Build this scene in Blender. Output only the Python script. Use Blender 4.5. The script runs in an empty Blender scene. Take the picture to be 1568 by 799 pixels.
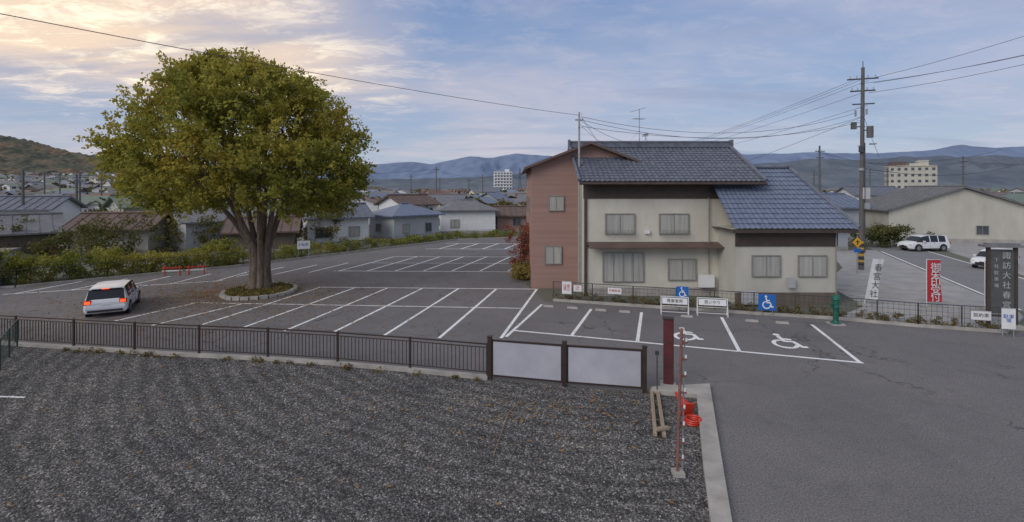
import bpy, math, random
import numpy as np
from mathutils import Vector, Matrix, noise
random.seed(7); rng=np.random.default_rng(7)
scene=bpy.context.scene
COL=scene.collection
R=math.radians

# ---------------------------------------------------------------- materials
def newmat(name):
    m=bpy.data.materials.new(name); m.use_nodes=True
    nt=m.node_tree; b=nt.nodes['Principled BSDF']
    return m,nt,b
def N(nt,t,**k):
    n=nt.nodes.new(t)
    for a,v in k.items():
        if a in n.inputs.keys(): n.inputs[a].default_value=v
        else: setattr(n,a,v)
    return n
def c4(c): return (c[0],c[1],c[2],1)
def ramp(nt,stops):
    r=nt.nodes.new('ShaderNodeValToRGB')
    e=r.color_ramp.elements
    e[0].position=stops[0][0]; e[0].color=c4(stops[0][1])
    e[1].position=stops[-1][0]; e[1].color=c4(stops[-1][1])
    for p,c in stops[1:-1]:
        x=e.new(p); x.color=c4(c)
    return r
def mat(name,c1,c2=None,scale=3.0,rough=0.75,bump=0.0,bscale=None,metal=0.0,stretch=(1,1,1),detail=5,emit=None,es=0,mid=None):
    m,nt,b=newmat(name)
    if c2 is None: c2=tuple(min(1,x*0.72) for x in c1)
    tc=N(nt,'ShaderNodeTexCoord'); mp=N(nt,'ShaderNodeMapping'); mp.inputs['Scale'].default_value=stretch
    nt.links.new(tc.outputs['Object'],mp.inputs['Vector'])
    n=N(nt,'ShaderNodeTexNoise'); n.inputs['Scale'].default_value=scale; n.inputs['Detail'].default_value=detail
    n.inputs['Roughness'].default_value=0.65
    nt.links.new(mp.outputs[0],n.inputs['Vector'])
    r=ramp(nt,[(0.3,c2)]+([(0.5,mid)] if mid else [])+[(0.7,c1)])
    nt.links.new(n.outputs['Fac'],r.inputs[0]); nt.links.new(r.outputs[0],b.inputs['Base Color'])
    b.inputs['Roughness'].default_value=rough; b.inputs['Metallic'].default_value=metal
    if bump>0:
        n2=N(nt,'ShaderNodeTexNoise'); n2.inputs['Scale'].default_value=bscale or scale*6; n2.inputs['Detail'].default_value=4
        nt.links.new(mp.outputs[0],n2.inputs['Vector'])
        bp=N(nt,'ShaderNodeBump'); bp.inputs['Strength'].default_value=bump; bp.inputs['Distance'].default_value=0.03
        nt.links.new(n2.outputs['Fac'],bp.inputs['Height']); nt.links.new(bp.outputs[0],b.inputs['Normal'])
    if emit:
        b.inputs['Emission Color'].default_value=c4(emit); b.inputs['Emission Strength'].default_value=es
    return m
def mixrgb(nt,fac,a,b_,bt='MIX'):
    x=nt.nodes.new('ShaderNodeMix'); x.data_type='RGBA'; x.blend_type=bt
    def s(i,v):
        if hasattr(v,'is_output'): nt.links.new(v,x.inputs[i])
        elif isinstance(v,(int,float)): x.inputs[i].default_value=v
        else: x.inputs[i].default_value=c4(v)
    s(0,fac); s(6,a); s(7,b_)
    return x.outputs[2]
def math_(nt,op,a,b_=None,clamp=False):
    x=nt.nodes.new('ShaderNodeMath'); x.operation=op; x.use_clamp=clamp
    for i,v in enumerate((a,b_)):
        if v is None: continue
        if hasattr(v,'is_output'): nt.links.new(v,x.inputs[i])
        else: x.inputs[i].default_value=v
    return x.outputs[0]
def maprange(nt,v,a,b_,c=0,d=1,smooth=True):
    x=nt.nodes.new('ShaderNodeMapRange'); x.interpolation_type='SMOOTHSTEP' if smooth else 'LINEAR'
    nt.links.new(v,x.inputs[0])
    for i,q in enumerate((a,b_,c,d)): x.inputs[i+1].default_value=q
    return x.outputs[0]

def asphalt(name,base,dark,cracks=True):
    m,nt,b=newmat(name)
    tc=N(nt,'ShaderNodeTexCoord').outputs['Object']
    def noi(s,d=5,rg=0.6):
        n=N(nt,'ShaderNodeTexNoise'); n.inputs['Scale'].default_value=s; n.inputs['Detail'].default_value=d; n.inputs['Roughness'].default_value=rg
        nt.links.new(tc,n.inputs['Vector']); return n.outputs['Fac']
    r=ramp(nt,[(0.3,dark),(0.7,base)]); nt.links.new(noi(0.25,6,0.7),r.inputs[0])
    f=noi(26,3,0.85); sp=maprange(nt,f,0.35,0.68,0.58,1.46)
    cs=nt.nodes.new('ShaderNodeCombineXYZ')
    for i in range(3): nt.links.new(sp,cs.inputs[i])
    col=mixrgb(nt,1.0,r.outputs[0],cs.outputs[0],'MULTIPLY')
    st=maprange(nt,noi(0.9,4),0.56,0.72,0,0.4)
    col=mixrgb(nt,st,col,tuple(x*0.7 for x in dark))
    if cracks:
        v=N(nt,'ShaderNodeTexVoronoi'); v.feature='DISTANCE_TO_EDGE'; v.inputs['Scale'].default_value=0.16
        w=N(nt,'ShaderNodeTexNoise'); w.inputs['Scale'].default_value=0.9; w.inputs['Detail'].default_value=6
        nt.links.new(tc,w.inputs['Vector'])
        add=nt.nodes.new('ShaderNodeVectorMath'); add.operation='MULTIPLY_ADD'
        nt.links.new(w.outputs['Color'],add.inputs[0]); add.inputs[1].default_value=(1.6,1.6,1.6); nt.links.new(tc,add.inputs[2])
        nt.links.new(add.outputs[0],v.inputs['Vector'])
        ck=maprange(nt,v.outputs['Distance'],0.0,0.008,0.75,0)
        msk=maprange(nt,noi(0.12,2),0.44,0.54,0,1)
        col=mixrgb(nt,math_(nt,'MULTIPLY',ck,msk),col,(0.04,0.04,0.04))
    nt.links.new(col,b.inputs['Base Color'])
    b.inputs['Roughness'].default_value=0.85
    bp=N(nt,'ShaderNodeBump'); bp.inputs['Strength'].default_value=0.35; bp.inputs['Distance'].default_value=0.02
    nt.links.new(f,bp.inputs['Height']); nt.links.new(bp.outputs[0],b.inputs['Normal'])
    return m

def gravelmat():
    m,nt,b=newmat('gravel')
    tc=N(nt,'ShaderNodeTexCoord').outputs['Object']
    v=N(nt,'ShaderNodeTexVoronoi'); v.inputs['Scale'].default_value=26; nt.links.new(tc,v.inputs['Vector'])
    v2=N(nt,'ShaderNodeTexVoronoi'); v2.inputs['Scale'].default_value=11; nt.links.new(tc,v2.inputs['Vector'])
    n=N(nt,'ShaderNodeTexNoise'); n.inputs['Scale'].default_value=0.45; n.inputs['Detail'].default_value=7; n.inputs['Roughness'].default_value=0.65; nt.links.new(tc,n.inputs['Vector'])
    n3=N(nt,'ShaderNodeTexNoise'); n3.inputs['Scale'].default_value=4.5; n3.inputs['Detail'].default_value=5; n3.inputs['Roughness'].default_value=0.75; nt.links.new(tc,n3.inputs['Vector'])
    mp=N(nt,'ShaderNodeMapping'); mp.inputs['Location'].default_value=(-6,-30,0); nt.links.new(tc,mp.inputs[0])
    wv=N(nt,'ShaderNodeTexWave'); wv.wave_type='RINGS'; wv.rings_direction='Z'; wv.inputs['Scale'].default_value=0.55; wv.inputs['Distortion'].default_value=5; wv.inputs['Detail'].default_value=3; wv.inputs['Detail Scale'].default_value=0.6
    nt.links.new(mp.outputs[0],wv.inputs['Vector'])
    sc=nt.nodes.new('ShaderNodeSeparateColor'); nt.links.new(v.outputs['Color'],sc.inputs[0])
    r=ramp(nt,[(0.0,(0.035,0.034,0.034)),(0.5,(0.095,0.092,0.09)),(0.85,(0.20,0.195,0.19)),(1.0,(0.42,0.41,0.39))])
    nt.links.new(sc.outputs[0],r.inputs[0])
    t=ramp(nt,[(0.3,(0.62,0.61,0.62)),(0.55,(1.05,1.01,0.98)),(0.7,(1.45,1.32,1.18))]); nt.links.new(n.outputs['Fac'],t.inputs[0])
    t3=ramp(nt,[(0.35,(0.6,0.6,0.6)),(0.65,(1.35,1.35,1.35))]); nt.links.new(n3.outputs['Fac'],t3.inputs[0])
    t4=ramp(nt,[(0.0,(0.74,0.74,0.74)),(1.0,(1.16,1.16,1.16))]); nt.links.new(wv.outputs['Fac'],t4.inputs[0])
    col=mixrgb(nt,1.0,r.outputs[0],t.outputs[0],'MULTIPLY'); col=mixrgb(nt,1.0,col,t3.outputs[0],'MULTIPLY'); col=mixrgb(nt,1.0,col,t4.outputs[0],'MULTIPLY')
    nt.links.new(col,b.inputs['Base Color']); b.inputs['Roughness'].default_value=0.9
    h=math_(nt,'ADD',v.outputs['Distance'],v2.outputs['Distance'])
    bp=N(nt,'ShaderNodeBump'); bp.inputs['Strength'].default_value=0.8; bp.inputs['Distance'].default_value=0.04; bp.invert=True
    nt.links.new(h,bp.inputs['Height']); nt.links.new(bp.outputs[0],b.inputs['Normal'])
    return m

def leafmat(name,stops,nscale=0.35,trans=0.3):
    m=bpy.data.materials.new(name); m.use_nodes=True; nt=m.node_tree; nt.nodes.clear()
    out=N(nt,'ShaderNodeOutputMaterial')
    g=N(nt,'ShaderNodeNewGeometry'); tc=N(nt,'ShaderNodeTexCoord')
    n=N(nt,'ShaderNodeTexNoise'); n.inputs['Scale'].default_value=nscale; n.inputs['Detail'].default_value=3
    nt.links.new(tc.outputs['Object'],n.inputs['Vector'])
    a=math_(nt,'MULTIPLY',g.outputs['Random Per Island'],0.45)
    b_=maprange(nt,n.outputs['Fac'],0.25,0.75,0,0.6,False)
    f=math_(nt,'ADD',a,b_,True)
    r=ramp(nt,stops); nt.links.new(f,r.inputs[0])
    d=N(nt,'ShaderNodeBsdfDiffuse'); t=N(nt,'ShaderNodeBsdfTranslucent'); mx=N(nt,'ShaderNodeMixShader'); mx.inputs[0].default_value=trans
    nt.links.new(r.outputs[0],d.inputs[0]); nt.links.new(r.outputs[0],t.inputs[0])
    nt.links.new(d.outputs[0],mx.inputs[1]); nt.links.new(t.outputs[0],mx.inputs[2]); nt.links.new(mx.outputs[0],out.inputs[0])
    return m
def paintmat():
    m,nt,b=newmat('road_paint')
    tc=N(nt,'ShaderNodeTexCoord').outputs['Object']
    n=N(nt,'ShaderNodeTexNoise'); n.inputs['Scale'].default_value=9; n.inputs['Detail'].default_value=6; n.inputs['Roughness'].default_value=0.75; nt.links.new(tc,n.inputs['Vector'])
    n2=N(nt,'ShaderNodeTexNoise'); n2.inputs['Scale'].default_value=0.5; n2.inputs['Detail'].default_value=2; nt.links.new(tc,n2.inputs['Vector'])
    f=math_(nt,'ADD',n.outputs['Fac'],math_(nt,'MULTIPLY',n2.outputs['Fac'],0.4))
    r=ramp(nt,[(0.52,(0.30,0.30,0.30)),(0.66,(0.86,0.86,0.86))]); nt.links.new(f,r.inputs[0])
    nt.links.new(r.outputs[0],b.inputs['Base Color']); b.inputs['Roughness'].default_value=0.7
    return m

M={}
M['asphalt']=asphalt('asphalt',(0.195,0.183,0.183),(0.145,0.138,0.14))
M['road']=asphalt('road_asphalt',(0.24,0.235,0.24),(0.20,0.195,0.20),False)
M['gravel']=gravelmat()
M['paint']=paintmat()
M['ground']=mat('ground_soil',(0.17,0.165,0.13),(0.09,0.10,0.07),0.02,0.95,detail=8)
M['soil']=mat('dry_grass_soil',(0.20,0.16,0.08),(0.08,0.075,0.035),1.5,0.95,0.6,12)
M['conc']=mat('concrete',(0.48,0.45,0.41),(0.27,0.255,0.23),1.4,0.85,0.2,20,detail=9)
M['paving']=mat('paving_concrete',(0.40,0.39,0.38),(0.28,0.275,0.27),0.8,0.85,0.15,15,detail=8)
M['brown']=mat('brown_painted_steel',(0.055,0.036,0.03),(0.035,0.022,0.018),5,0.45)
M['panel']=mat('panel_white',(0.50,0.50,0.55),(0.38,0.38,0.43),0.9,0.5,detail=8)
M['maroon']=mat('maroon_paint',(0.13,0.025,0.028),(0.07,0.018,0.02),2,0.55)
M['rust']=mat('rusty_pipe',(0.30,0.15,0.13),(0.15,0.06,0.05),6,0.7,0.2)
M['steel']=mat('galvanised_steel',(0.42,0.43,0.44),(0.3,0.31,0.32),4,0.45,metal=0.4)
M['darksteel']=mat('dark_steel',(0.07,0.075,0.08),(0.04,0.045,0.05),4,0.5)
M['pole']=mat('pole_concrete',(0.16,0.15,0.145),(0.10,0.095,0.09),2,0.85)
M['wire']=mat('cable_black',(0.07,0.07,0.085),(0.06,0.06,0.07),2,0.6)
M['bark']=mat('bark',(0.26,0.20,0.15),(0.07,0.052,0.04),3,0.95,0.8,14,stretch=(3,3,0.6))
M['beige']=mat('wall_stucco_beige',(0.66,0.63,0.54),(0.50,0.47,0.39),0.6,0.9,0.15,30,stretch=(1,1,0.45),detail=9)
M['beige2']=mat('wall_stucco_cream',(0.57,0.55,0.48),(0.44,0.42,0.36),0.6,0.9,0.15,30,stretch=(1,1,0.45),detail=9)
M['pink']=mat('wall_siding_pink',(0.39,0.245,0.205),(0.30,0.185,0.155),0.6,0.85,0.3,4,stretch=(0.1,0.1,6))
M['white']=mat('white_paint',(0.80,0.80,0.80),(0.68,0.68,0.68),2,0.5)
M['lgrey']=mat('light_grey_wall',(0.50,0.51,0.52),(0.38,0.39,0.40),0.5,0.85,detail=8)
M['dwall']=mat('timber_wall_dark',(0.19,0.15,0.12),(0.11,0.09,0.07),1,0.85,0.3,10,stretch=(6,6,0.4))
M['tile']=mat('kawara_tile_blue_grey',(0.19,0.205,0.25),(0.09,0.10,0.13),3.5,0.55,detail=8)
M['tile2']=mat('kawara_tile_blue',(0.19,0.225,0.31),(0.11,0.14,0.21),3.0,0.55,detail=8)
M['roofbrown']=mat('roof_metal_brown',(0.17,0.11,0.09),(0.10,0.07,0.06),1,0.6)
M['roofgrey']=mat('roof_slate_grey',(0.22,0.22,0.225),(0.13,0.13,0.14),1.5,0.65,detail=8)
M['roofred']=mat('roof_rust_red',(0.24,0.11,0.08),(0.16,0.08,0.06),1,0.6)
M['roofgreen']=mat('roof_green_metal',(0.16,0.21,0.17),(0.11,0.15,0.12),1,0.5)
M['trim']=mat('dark_brown_trim',(0.085,0.062,0.05),(0.05,0.038,0.03),3,0.6)
M['glass']=mat('window_glass',(0.10,0.12,0.14),(0.05,0.06,0.075),0.7,0.08)
M['curtain']=mat('window_curtained',(0.50,0.49,0.44),(0.30,0.30,0.285),1.5,0.2,stretch=(5,5,0.2))
M['alu']=mat('aluminium_frame',(0.36,0.34,0.31),(0.27,0.25,0.23),4,0.4,metal=0.3)
M['carwhite']=mat('car_paint_white',(0.76,0.77,0.79),(0.72,0.73,0.75),0.6,0.22)
M['carglass']=mat('car_glass',(0.02,0.024,0.03),(0.012,0.015,0.02),1,0.05)
M['tyre']=mat('tyre_rubber',(0.025,0.025,0.026),(0.018,0.018,0.018),4,0.85)
M['hub']=mat('alloy_wheel',(0.40,0.41,0.42),(0.25,0.26,0.27),3,0.3,metal=0.7)
M['plastic']=mat('black_plastic',(0.03,0.03,0.032),(0.02,0.02,0.022),4,0.5)
M['tail']=mat('tail_lamp_lit',(0.7,0.02,0.01),(0.5,0.01,0.01),4,0.3,emit=(1,0.09,0.02),es=1.8)
M['taild']=mat('tail_lamp_lens',(0.45,0.015,0.01),(0.35,0.01,0.01),4,0.2)
M['head']=mat('head_lamp',(0.7,0.72,0.74),(0.5,0.52,0.55),4,0.1)
M['plate']=mat('number_plate',(0.7,0.7,0.66),(0.6,0.6,0.56),20,0.5)
M['blue']=mat('sign_blue',(0.02,0.15,0.50),(0.015,0.12,0.42),3,0.4)
M['red']=mat('banner_red',(0.60,0.045,0.06),(0.45,0.03,0.04),2,0.7)
M['orange']=mat('cone_red_plastic',(0.62,0.045,0.02),(0.45,0.025,0.012),4,0.45)
M['yellow']=mat('sign_yellow',(0.75,0.42,0.02),(0.65,0.35,0.02),4,0.45)
M['green']=mat('green_cast_iron',(0.012,0.15,0.10),(0.008,0.09,0.06),4,0.45)
M['signdark']=mat('signboard_dark',(0.11,0.115,0.11),(0.07,0.075,0.075),2,0.6)
M['wood']=mat('weathered_plank',(0.42,0.34,0.25),(0.24,0.18,0.12),2,0.85,0.3,20,stretch=(8,0.6,8))
M['rope']=mat('string_line',(0.36,0.22,0.15),(0.26,0.15,0.1),4,0.8)
M['netgreen']=mat('mesh_green',(0.03,0.07,0.05),(0.02,0.045,0.035),4,0.6)

# ---------------------------------------------------------------- builder
class MB:
    def __init__(s): s.v=[]; s.f=[]; s.m=[]; s.mats=[]
    def mi(s,k):
        mm=M[k]
        if mm not in s.mats: s.mats.append(mm)
        return s.mats.index(mm)
    def add(s,vs,fs,k):
        o=len(s.v); s.v+= [tuple(v) for v in vs]; i=s.mi(k)
        for f in fs: s.f.append(tuple(a+o for a in f)); s.m.append(i)
    def box(s,c,d,k,rz=0,rx=0,ry=0):
        x,y,z=d[0]/2,d[1]/2,d[2]/2
        vs=[Vector((a,b,e)) for a in(-x,x) for b in(-y,y) for e in(-z,z)]
        Mx=Matrix.Rotation(rz,3,'Z')@Matrix.Rotation(ry,3,'Y')@Matrix.Rotation(rx,3,'X')
        vs=[Mx@v+Vector(c) for v in vs]
        s.add(vs,[(0,1,3,2),(4,6,7,5),(0,4,5,1),(2,3,7,6),(0,2,6,4),(1,5,7,3)],k)
    def tube(s,path,rad,k,n=8,cap=True):
        path=[Vector(p) for p in path]
        if not hasattr(rad,'__len__'): rad=[rad]*len(path)
        vs=[];fs=[]
        for i,p in enumerate(path):
            t=(path[min(i+1,len(path)-1)]-path[max(i-1,0)])
            if t.length<1e-9: t=Vector((0,0,1))
            t.normalize()
            a=Vector((0,0,1)) if abs(t.z)<0.9 else Vector((1,0,0))
            u=t.cross(a).normalized(); w=t.cross(u).normalized()
            for j in range(n):
                an=2*math.pi*j/n
                vs.append(p+(u*math.cos(an)+w*math.sin(an))*rad[i])
        for i in range(len(path)-1):
            for j in range(n):
                a=i*n+j; b=i*n+(j+1)%n
                fs.append((a,b,b+n,a+n))
        if cap:
            fs.append(tuple(range(n))[::-1]); fs.append(tuple((len(path)-1)*n+j for j in range(n)))
        s.add(vs,fs,k)
    def poly(s,pts,k,z=None):
        vs=[(p[0],p[1],z if z is not None else p[2]) for p in pts]
        s.add(vs,[tuple(range(len(vs)))],k)
    def prism(s,pts,z0,z1,k):
        n=len(pts); vs=[(p[0],p[1],z0) for p in pts]+[(p[0],p[1],z1) for p in pts]
        fs=[tuple(range(n))[::-1],tuple(range(n,2*n))]+[(i,(i+1)%n,n+(i+1)%n,n+i) for i in range(n)]
        s.add(vs,fs,k)
    def strip(s,p,q,w,z,k='paint'):
        p=Vector(p);q=Vector(q);d=(q-p).normalized();n=Vector((-d.y,d.x))*w/2
        s.poly([p-n,q-n,q+n,p+n],k,z)
    def make(s,name,parent=None,loc=(0,0,0),rz=0,smooth=False,bevel=0):
        me=bpy.data.meshes.new(name); me.from_pydata(s.v,[],s.f)
        for m_ in s.mats: me.materials.append(m_)
        me.polygons.foreach_set('material_index',s.m)
        if smooth: me.polygons.foreach_set('use_smooth',[True]*len(s.f))
        me.update()
        o=bpy.data.objects.new(name,me); COL.objects.link(o)
        o.location=loc; o.rotation_euler=(0,0,rz)
        if parent: o.parent=parent
        if bevel:
            b=o.modifiers.new('bevel','BEVEL'); b.width=bevel; b.segments=2; b.limit_method='ANGLE'
        return o
def empty(name,loc=(0,0,0),rz=0):
    o=bpy.data.objects.new(name,None); o.location=loc; o.rotation_euler=(0,0,rz); COL.objects.link(o); return o
def text(body,size,parent,loc,rot,mat_,name='lettering'):
    c=bpy.data.curves.new(name,'FONT'); c.body=body; c.size=size; c.align_x='CENTER'; c.align_y='CENTER'; c.extrude=0.004
    c.space_line=0.9
    c.materials.append(M[mat_]); o=bpy.data.objects.new(name,c); COL.objects.link(o); o.parent=parent; o.location=loc; o.rotation_euler=rot; return o

def leaves(name,cen,size,material,flat=0.0,parent=None,extra=None):
    n=len(cen)
    a=rng.normal(size=(n,3)); 
    if flat: a[:,2]*=(1-flat)
    a/=np.linalg.norm(a,axis=1)[:,None]
    b=rng.normal(size=(n,3)); b-= (b*a).sum(1)[:,None]*a; b/=np.linalg.norm(b,axis=1)[:,None]
    if flat>0.9: 
        b=np.cross(np.tile([0,0,1.0],(n,1))+rng.normal(size=(n,3))*0.15,a); b/=np.linalg.norm(b,axis=1)[:,None]
    s=(size*rng.uniform(0.6,1.35,n))[:,None]
    v=np.empty((n,4,3)); v[:,0]=cen-a*s; v[:,1]=cen+b*s*0.6; v[:,2]=cen+a*s; v[:,3]=cen-b*s*0.6
    me=bpy.data.meshes.new(name); me.vertices.add(4*n); me.vertices.foreach_set('co',v.ravel())
    me.loops.add(4*n); me.loops.foreach_set('vertex_index',np.arange(4*n,dtype=np.int32))
    me.polygons.add(n); me.polygons.foreach_set('loop_start',np.arange(0,4*n,4,dtype=np.int32))
    try: me.polygons.foreach_set('loop_total',np.full(n,4,dtype=np.int32))
    except Exception: pass
    me.materials.append(material); me.update(calc_edges=True); me.validate()
    o=bpy.data.objects.new(name,me); COL.objects.link(o)
    if parent: o.parent=parent
    return o
def clumps(cs,per,rad,squash=0.75):
    out=[]
    for c in cs:
        r=rad*random.uniform(0.6,1.3); m_=int(per*random.uniform(0.6,1.3))
        d=rng.normal(size=(m_,3)); d/=np.linalg.norm(d,axis=1)[:,None]
        q=d*(rng.uniform(0,1,m_)**0.5)[:,None]*r; q[:,2]*=squash
        out.append(np.array(c)+q)
    return np.vstack(out)

# ---------------------------------------------------------------- ground
g=MB(); g.poly([(-15000,-3000),(15000,-3000),(15000,20000),(-15000,20000)],'ground',0.0); g.make('ground')
fence_line=[(-30.0,22.2),(-21.8,20.7),(-13.2,19.25),(-9.42,18.75),(-6.62,18.25),(-3.74,17.6),(-0.8,16.85)]
panel_line=[(-0.76,16.8),(1.74,16.2),(4.25,15.7)]
lot=[(-38,23.7)]+fence_line+[(4.25,15.7),(6.45,16.1),(4.85,11.4),(2.9,5.6),(2.2,0),(24,0),(24,14),(26.9,25.6),(25.8,24.0),(22.6,22.0),(16.3,24.35),(1.9,28.4),(1.0,33),(1.1,45),(6,60),(4,68),(-7,62.8),(-13.3,54.4),(-22.8,41.5),(-29.4,35.4),(-38,30.5)]
g=MB(); g.poly(lot,'asphalt',0.004); g.make('parking_lot')
gy=[(-40,0),(2.15,0),(2.85,5.6),(4.75,11.4),(5.95,15.6),(4.25,15.62)]+[(x,y-0.08) for x,y in fence_line[::-1]]+[(-40,24)]
g=MB(); g.poly(gy,'gravel',0.004); g.make('gravel_yard')
def inpoly(x,y,P):
    c=False;j=len(P)-1
    for i in range(len(P)):
        if (P[i][1]>y)!=(P[j][1]>y) and x<(P[j][0]-P[i][0])*(y-P[i][1])/(P[j][1]-P[i][1])+P[i][0]: c=not c
        j=i
    return c
sv=[];sf=[];cnt=0
while cnt<30000:
    y=random.uniform(8.5,19.2)**1.0; x=random.uniform(-y*1.08-1,6)
    if random.random()>(11/(y+1)): continue
    if not inpoly(x,y,gy): continue
    rut=math.sin((math.hypot(x-6,y-30))*3.4)*0.35
    if noise.noise(Vector((x*0.45,y*0.9,0)))+rut<random.uniform(-0.7,0.35): continue
    r=random.uniform(0.008,0.027); o=len(sv); a=random.random()*6.28
    ca,sa=math.cos(a)*r,math.sin(a)*r*random.uniform(0.6,1)
    sv+=[(x+ca,y+sa,0.006),(x-sa,y+ca,0.006),(x-ca,y-sa,0.006),(x+sa,y-ca,0.006),(x,y,0.006+r*random.uniform(0.6,1.1))]
    sf+=[(o,o+1,o+4),(o+1,o+2,o+4),(o+2,o+3,o+4),(o+3,o,o+4)]; cnt+=1
stm,nt,b=newmat('loose_stone'); gg=N(nt,'ShaderNodeNewGeometry')
rr=ramp(nt,[(0,(0.05,0.05,0.05)),(0.6,(0.13,0.127,0.123)),(0.9,(0.28,0.27,0.26)),(1,(0.50,0.48,0.46))]); nt.links.new(gg.outputs['Random Per Island'],rr.inputs[0]); nt.links.new(rr.outputs[0],b.inputs['Base Color']); b.inputs['Roughness'].default_value=0.9
me=bpy.data.meshes.new('gravel_stones'); me.from_pydata(sv,[],sf); me.materials.append(stm); o=bpy.data.objects.new('gravel_stones',me); COL.objects.link(o)

# road and pavement right
g=MB(); g.poly([(24.05,0),(30,0),(33,24),(37.7,36.1),(45.5,55.4),(58,86),(51,88),(38.4,51.3),(27.05,25.7),(24.05,14)],'road',0.004); g.make('road')
g=MB(); g.strip((27.4,26.4),(38.7,51.3),0.15,0.008); g.strip((37.2,35.5),(45.2,55.2),0.15,0.008); g.make('road_markings')
g=MB(); g.prism([(16.6,24.75),(22.7,22.4),(25.7,24.6),(26.75,26.0),(38.1,51.4),(33,51),(27,40),(21,33),(19.5,27)],0,0.12,'paving'); 
for i in range(5):
    y0=24.6+i*1.7; g.box((21.8+i*0.5,y0+0.6,0.13),(5.2,0.28,0.05),'conc',rz=R(-22))
g.make('pavement')
g=MB(); g.poly([(45,50),(40.2,40),(38.2,36.2),(46,33),(70,40),(78,58),(52,62)],'paving',0.006); g.make('driveway_paving')

# kerbs
g=MB()
g.prism([(5.95,15.6),(6.5,16.1),(4.9,11.4),(2.95,5.6),(2.3,0.0),(2.0,0.0),(2.62,5.6),(4.45,11.4),(5.75,15.25)],0,0.13,'conc')
g.prism([(4.45,15.55),(5.75,15.25),(5.95,15.6),(6.5,16.1),(4.5,15.85)],0.0,0.128,'conc')
g.make('concrete_kerb')
g=MB()
for a,b_ in zip(fence_line[:-1],fence_line[1:]):
    a=Vector(a);b_=Vector(b_); d=(b_-a).normalized(); n=Vector((-d.y,d.x))
    g.prism([a-n*0.18,b_-n*0.18,b_+n*0.06,a+n*0.06],0,0.11,'conc')
g.make('fence_kerb')

# lot markings
mk=MB(); z=0.0085
L=[((-12.74,32.5),(-14.98,23.2)),((-10.36,32.45),(-12.7,22.9)),((-8.2,32.35),(-10.45,22.5)),((-5.9,32.2),(-8.15,22.2)),((-3.51,32.1),(-5.69,21.8)),((-1.02,32.0),(-3.19,21.4)),((1.61,31.9),(-0.48,21.4)),
 ((-15.3,27.9),(-17.2,23.4)),((-18.1,28.1),(-19.7,24.0)),
 ((1.70,27.7),(-0.26,21.6)),((4.30,26.6),(2.64,21.75)),((6.85,25.9),(5.35,20.9)),((10.65,24.9),(9.14,19.7)),((14.41,23.55),(13.07,18.4))]
for a,b_ in L: mk.strip(a,b_,0.15,z)
z2=0.0125
mk.strip((-12.9,32.55),(1.7,31.9),0.15,z2); mk.strip((-18.4,28.1),(0.6,26.75),0.12,z2)
mk.strip((0.0,22.58),(13.15,18.33),0.15,z2)
for i in range(7):
    x=-14+i*2.25; mk.strip((x+0.2,39.1),(x+2.6,47.4),0.16,z)
mk.strip((-14.2,39.05),(0.2,38.6),0.16,z2); mk.strip((-12.4,43.3),(0.6,43.0),0.14,z2); mk.strip((-11.4,47.4),(1.1,47.1),0.17,z2)
for i in range(5):
    x=-8+i*2.4; mk.strip((x,53.5),(x+1.6,59.0),0.18,z)
mk.strip((-9.5,53.6),(2.2,53.2),0.18,z2); mk.strip((-8,59.0),(4,58.6),0.18,z2)
mk.strip((-31.5,30.3),(-20.6,34.9),0.14,z2)
for i in range(5):
    x=-31+i*2.5; y=30.6+i*1.05; mk.strip((x,y),(x+0.6-i*0.1,y+4.0),0.14,z)
for i in range(3):
    x=-20.5+i*2.3; mk.strip((x,36.5+i*0.9),(x+1.4,41+i*1.2),0.14,z)
mk.make('parking_markings')

def arcpts(c,r,a0,a1,n=14): return [(c[0]+r*math.cos(R(a0+(a1-a0)*i/n)),c[1]+r*math.sin(R(a0+(a1-a0)*i/n))) for i in range(n+1)]
def wheelchair2d(w):
    Q=[]
    def pl(pts,w):
        for a,b_ in zip(pts[:-1],pts[1:]):
            a=Vector(a);b_=Vector(b_); d=(b_-a).normalized(); n=Vector((-d.y,d.x))*w/2
            Q.append([a-n-d*w*0.2,b_-n+d*w*0.2,b_+n+d*w*0.2,a+n-d*w*0.2])
    pl(arcpts((0.0,-0.25),0.36,110,350,16),w*0.9)
    pl([(-0.05,0.45),(0.02,0.0),(0.32,0.0),(0.48,-0.45),(0.62,-0.42)],w)
    pl([(0.0,0.22),(0.28,0.2)],w)
    Q.append([Vector(p) for p in arcpts((-0.07,0.62),0.12,0,330,11)])
    return Q
def ground_symbol(cx,cy,s,rot):
    g=MB(); zz=0.009
    for q in wheelchair2d(0.15):
        pts=[]
        for p in q:
            x,y=p.x*s,p.y*s*1.25
            pts.append((cx+x*math.cos(rot)-y*math.sin(rot),cy+x*math.sin(rot)+y*math.cos(rot)))
        g.poly(pts,'paint',zz); zz+=0.0006
    g.make('wheelchair_marking')
ground_symbol(11.6,20.95,1.2,R(-17)); ground_symbol(7.75,22.0,1.15,R(-17))

for (x,y) in [(2.02,27.1),(3.3,26.75),(4.75,26.25),(5.95,25.9),(8.9,24.95),(11.8,24.1),(13.1,23.75)]:
    g=MB(); g.add([(-.3,-.07,0),(.3,-.07,0),(.3,.07,0),(-.3,.07,0),(-.27,-.04,.1),(.27,-.04,.1),(.27,.04,.1),(-.27,.04,.1)],[(0,1,5,4),(1,2,6,5),(2,3,7,6),(3,0,4,7),(4,5,6,7)],'conc')
    g.make('wheel_stop',loc=(x,y,0.004),rz=R(-16))

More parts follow.
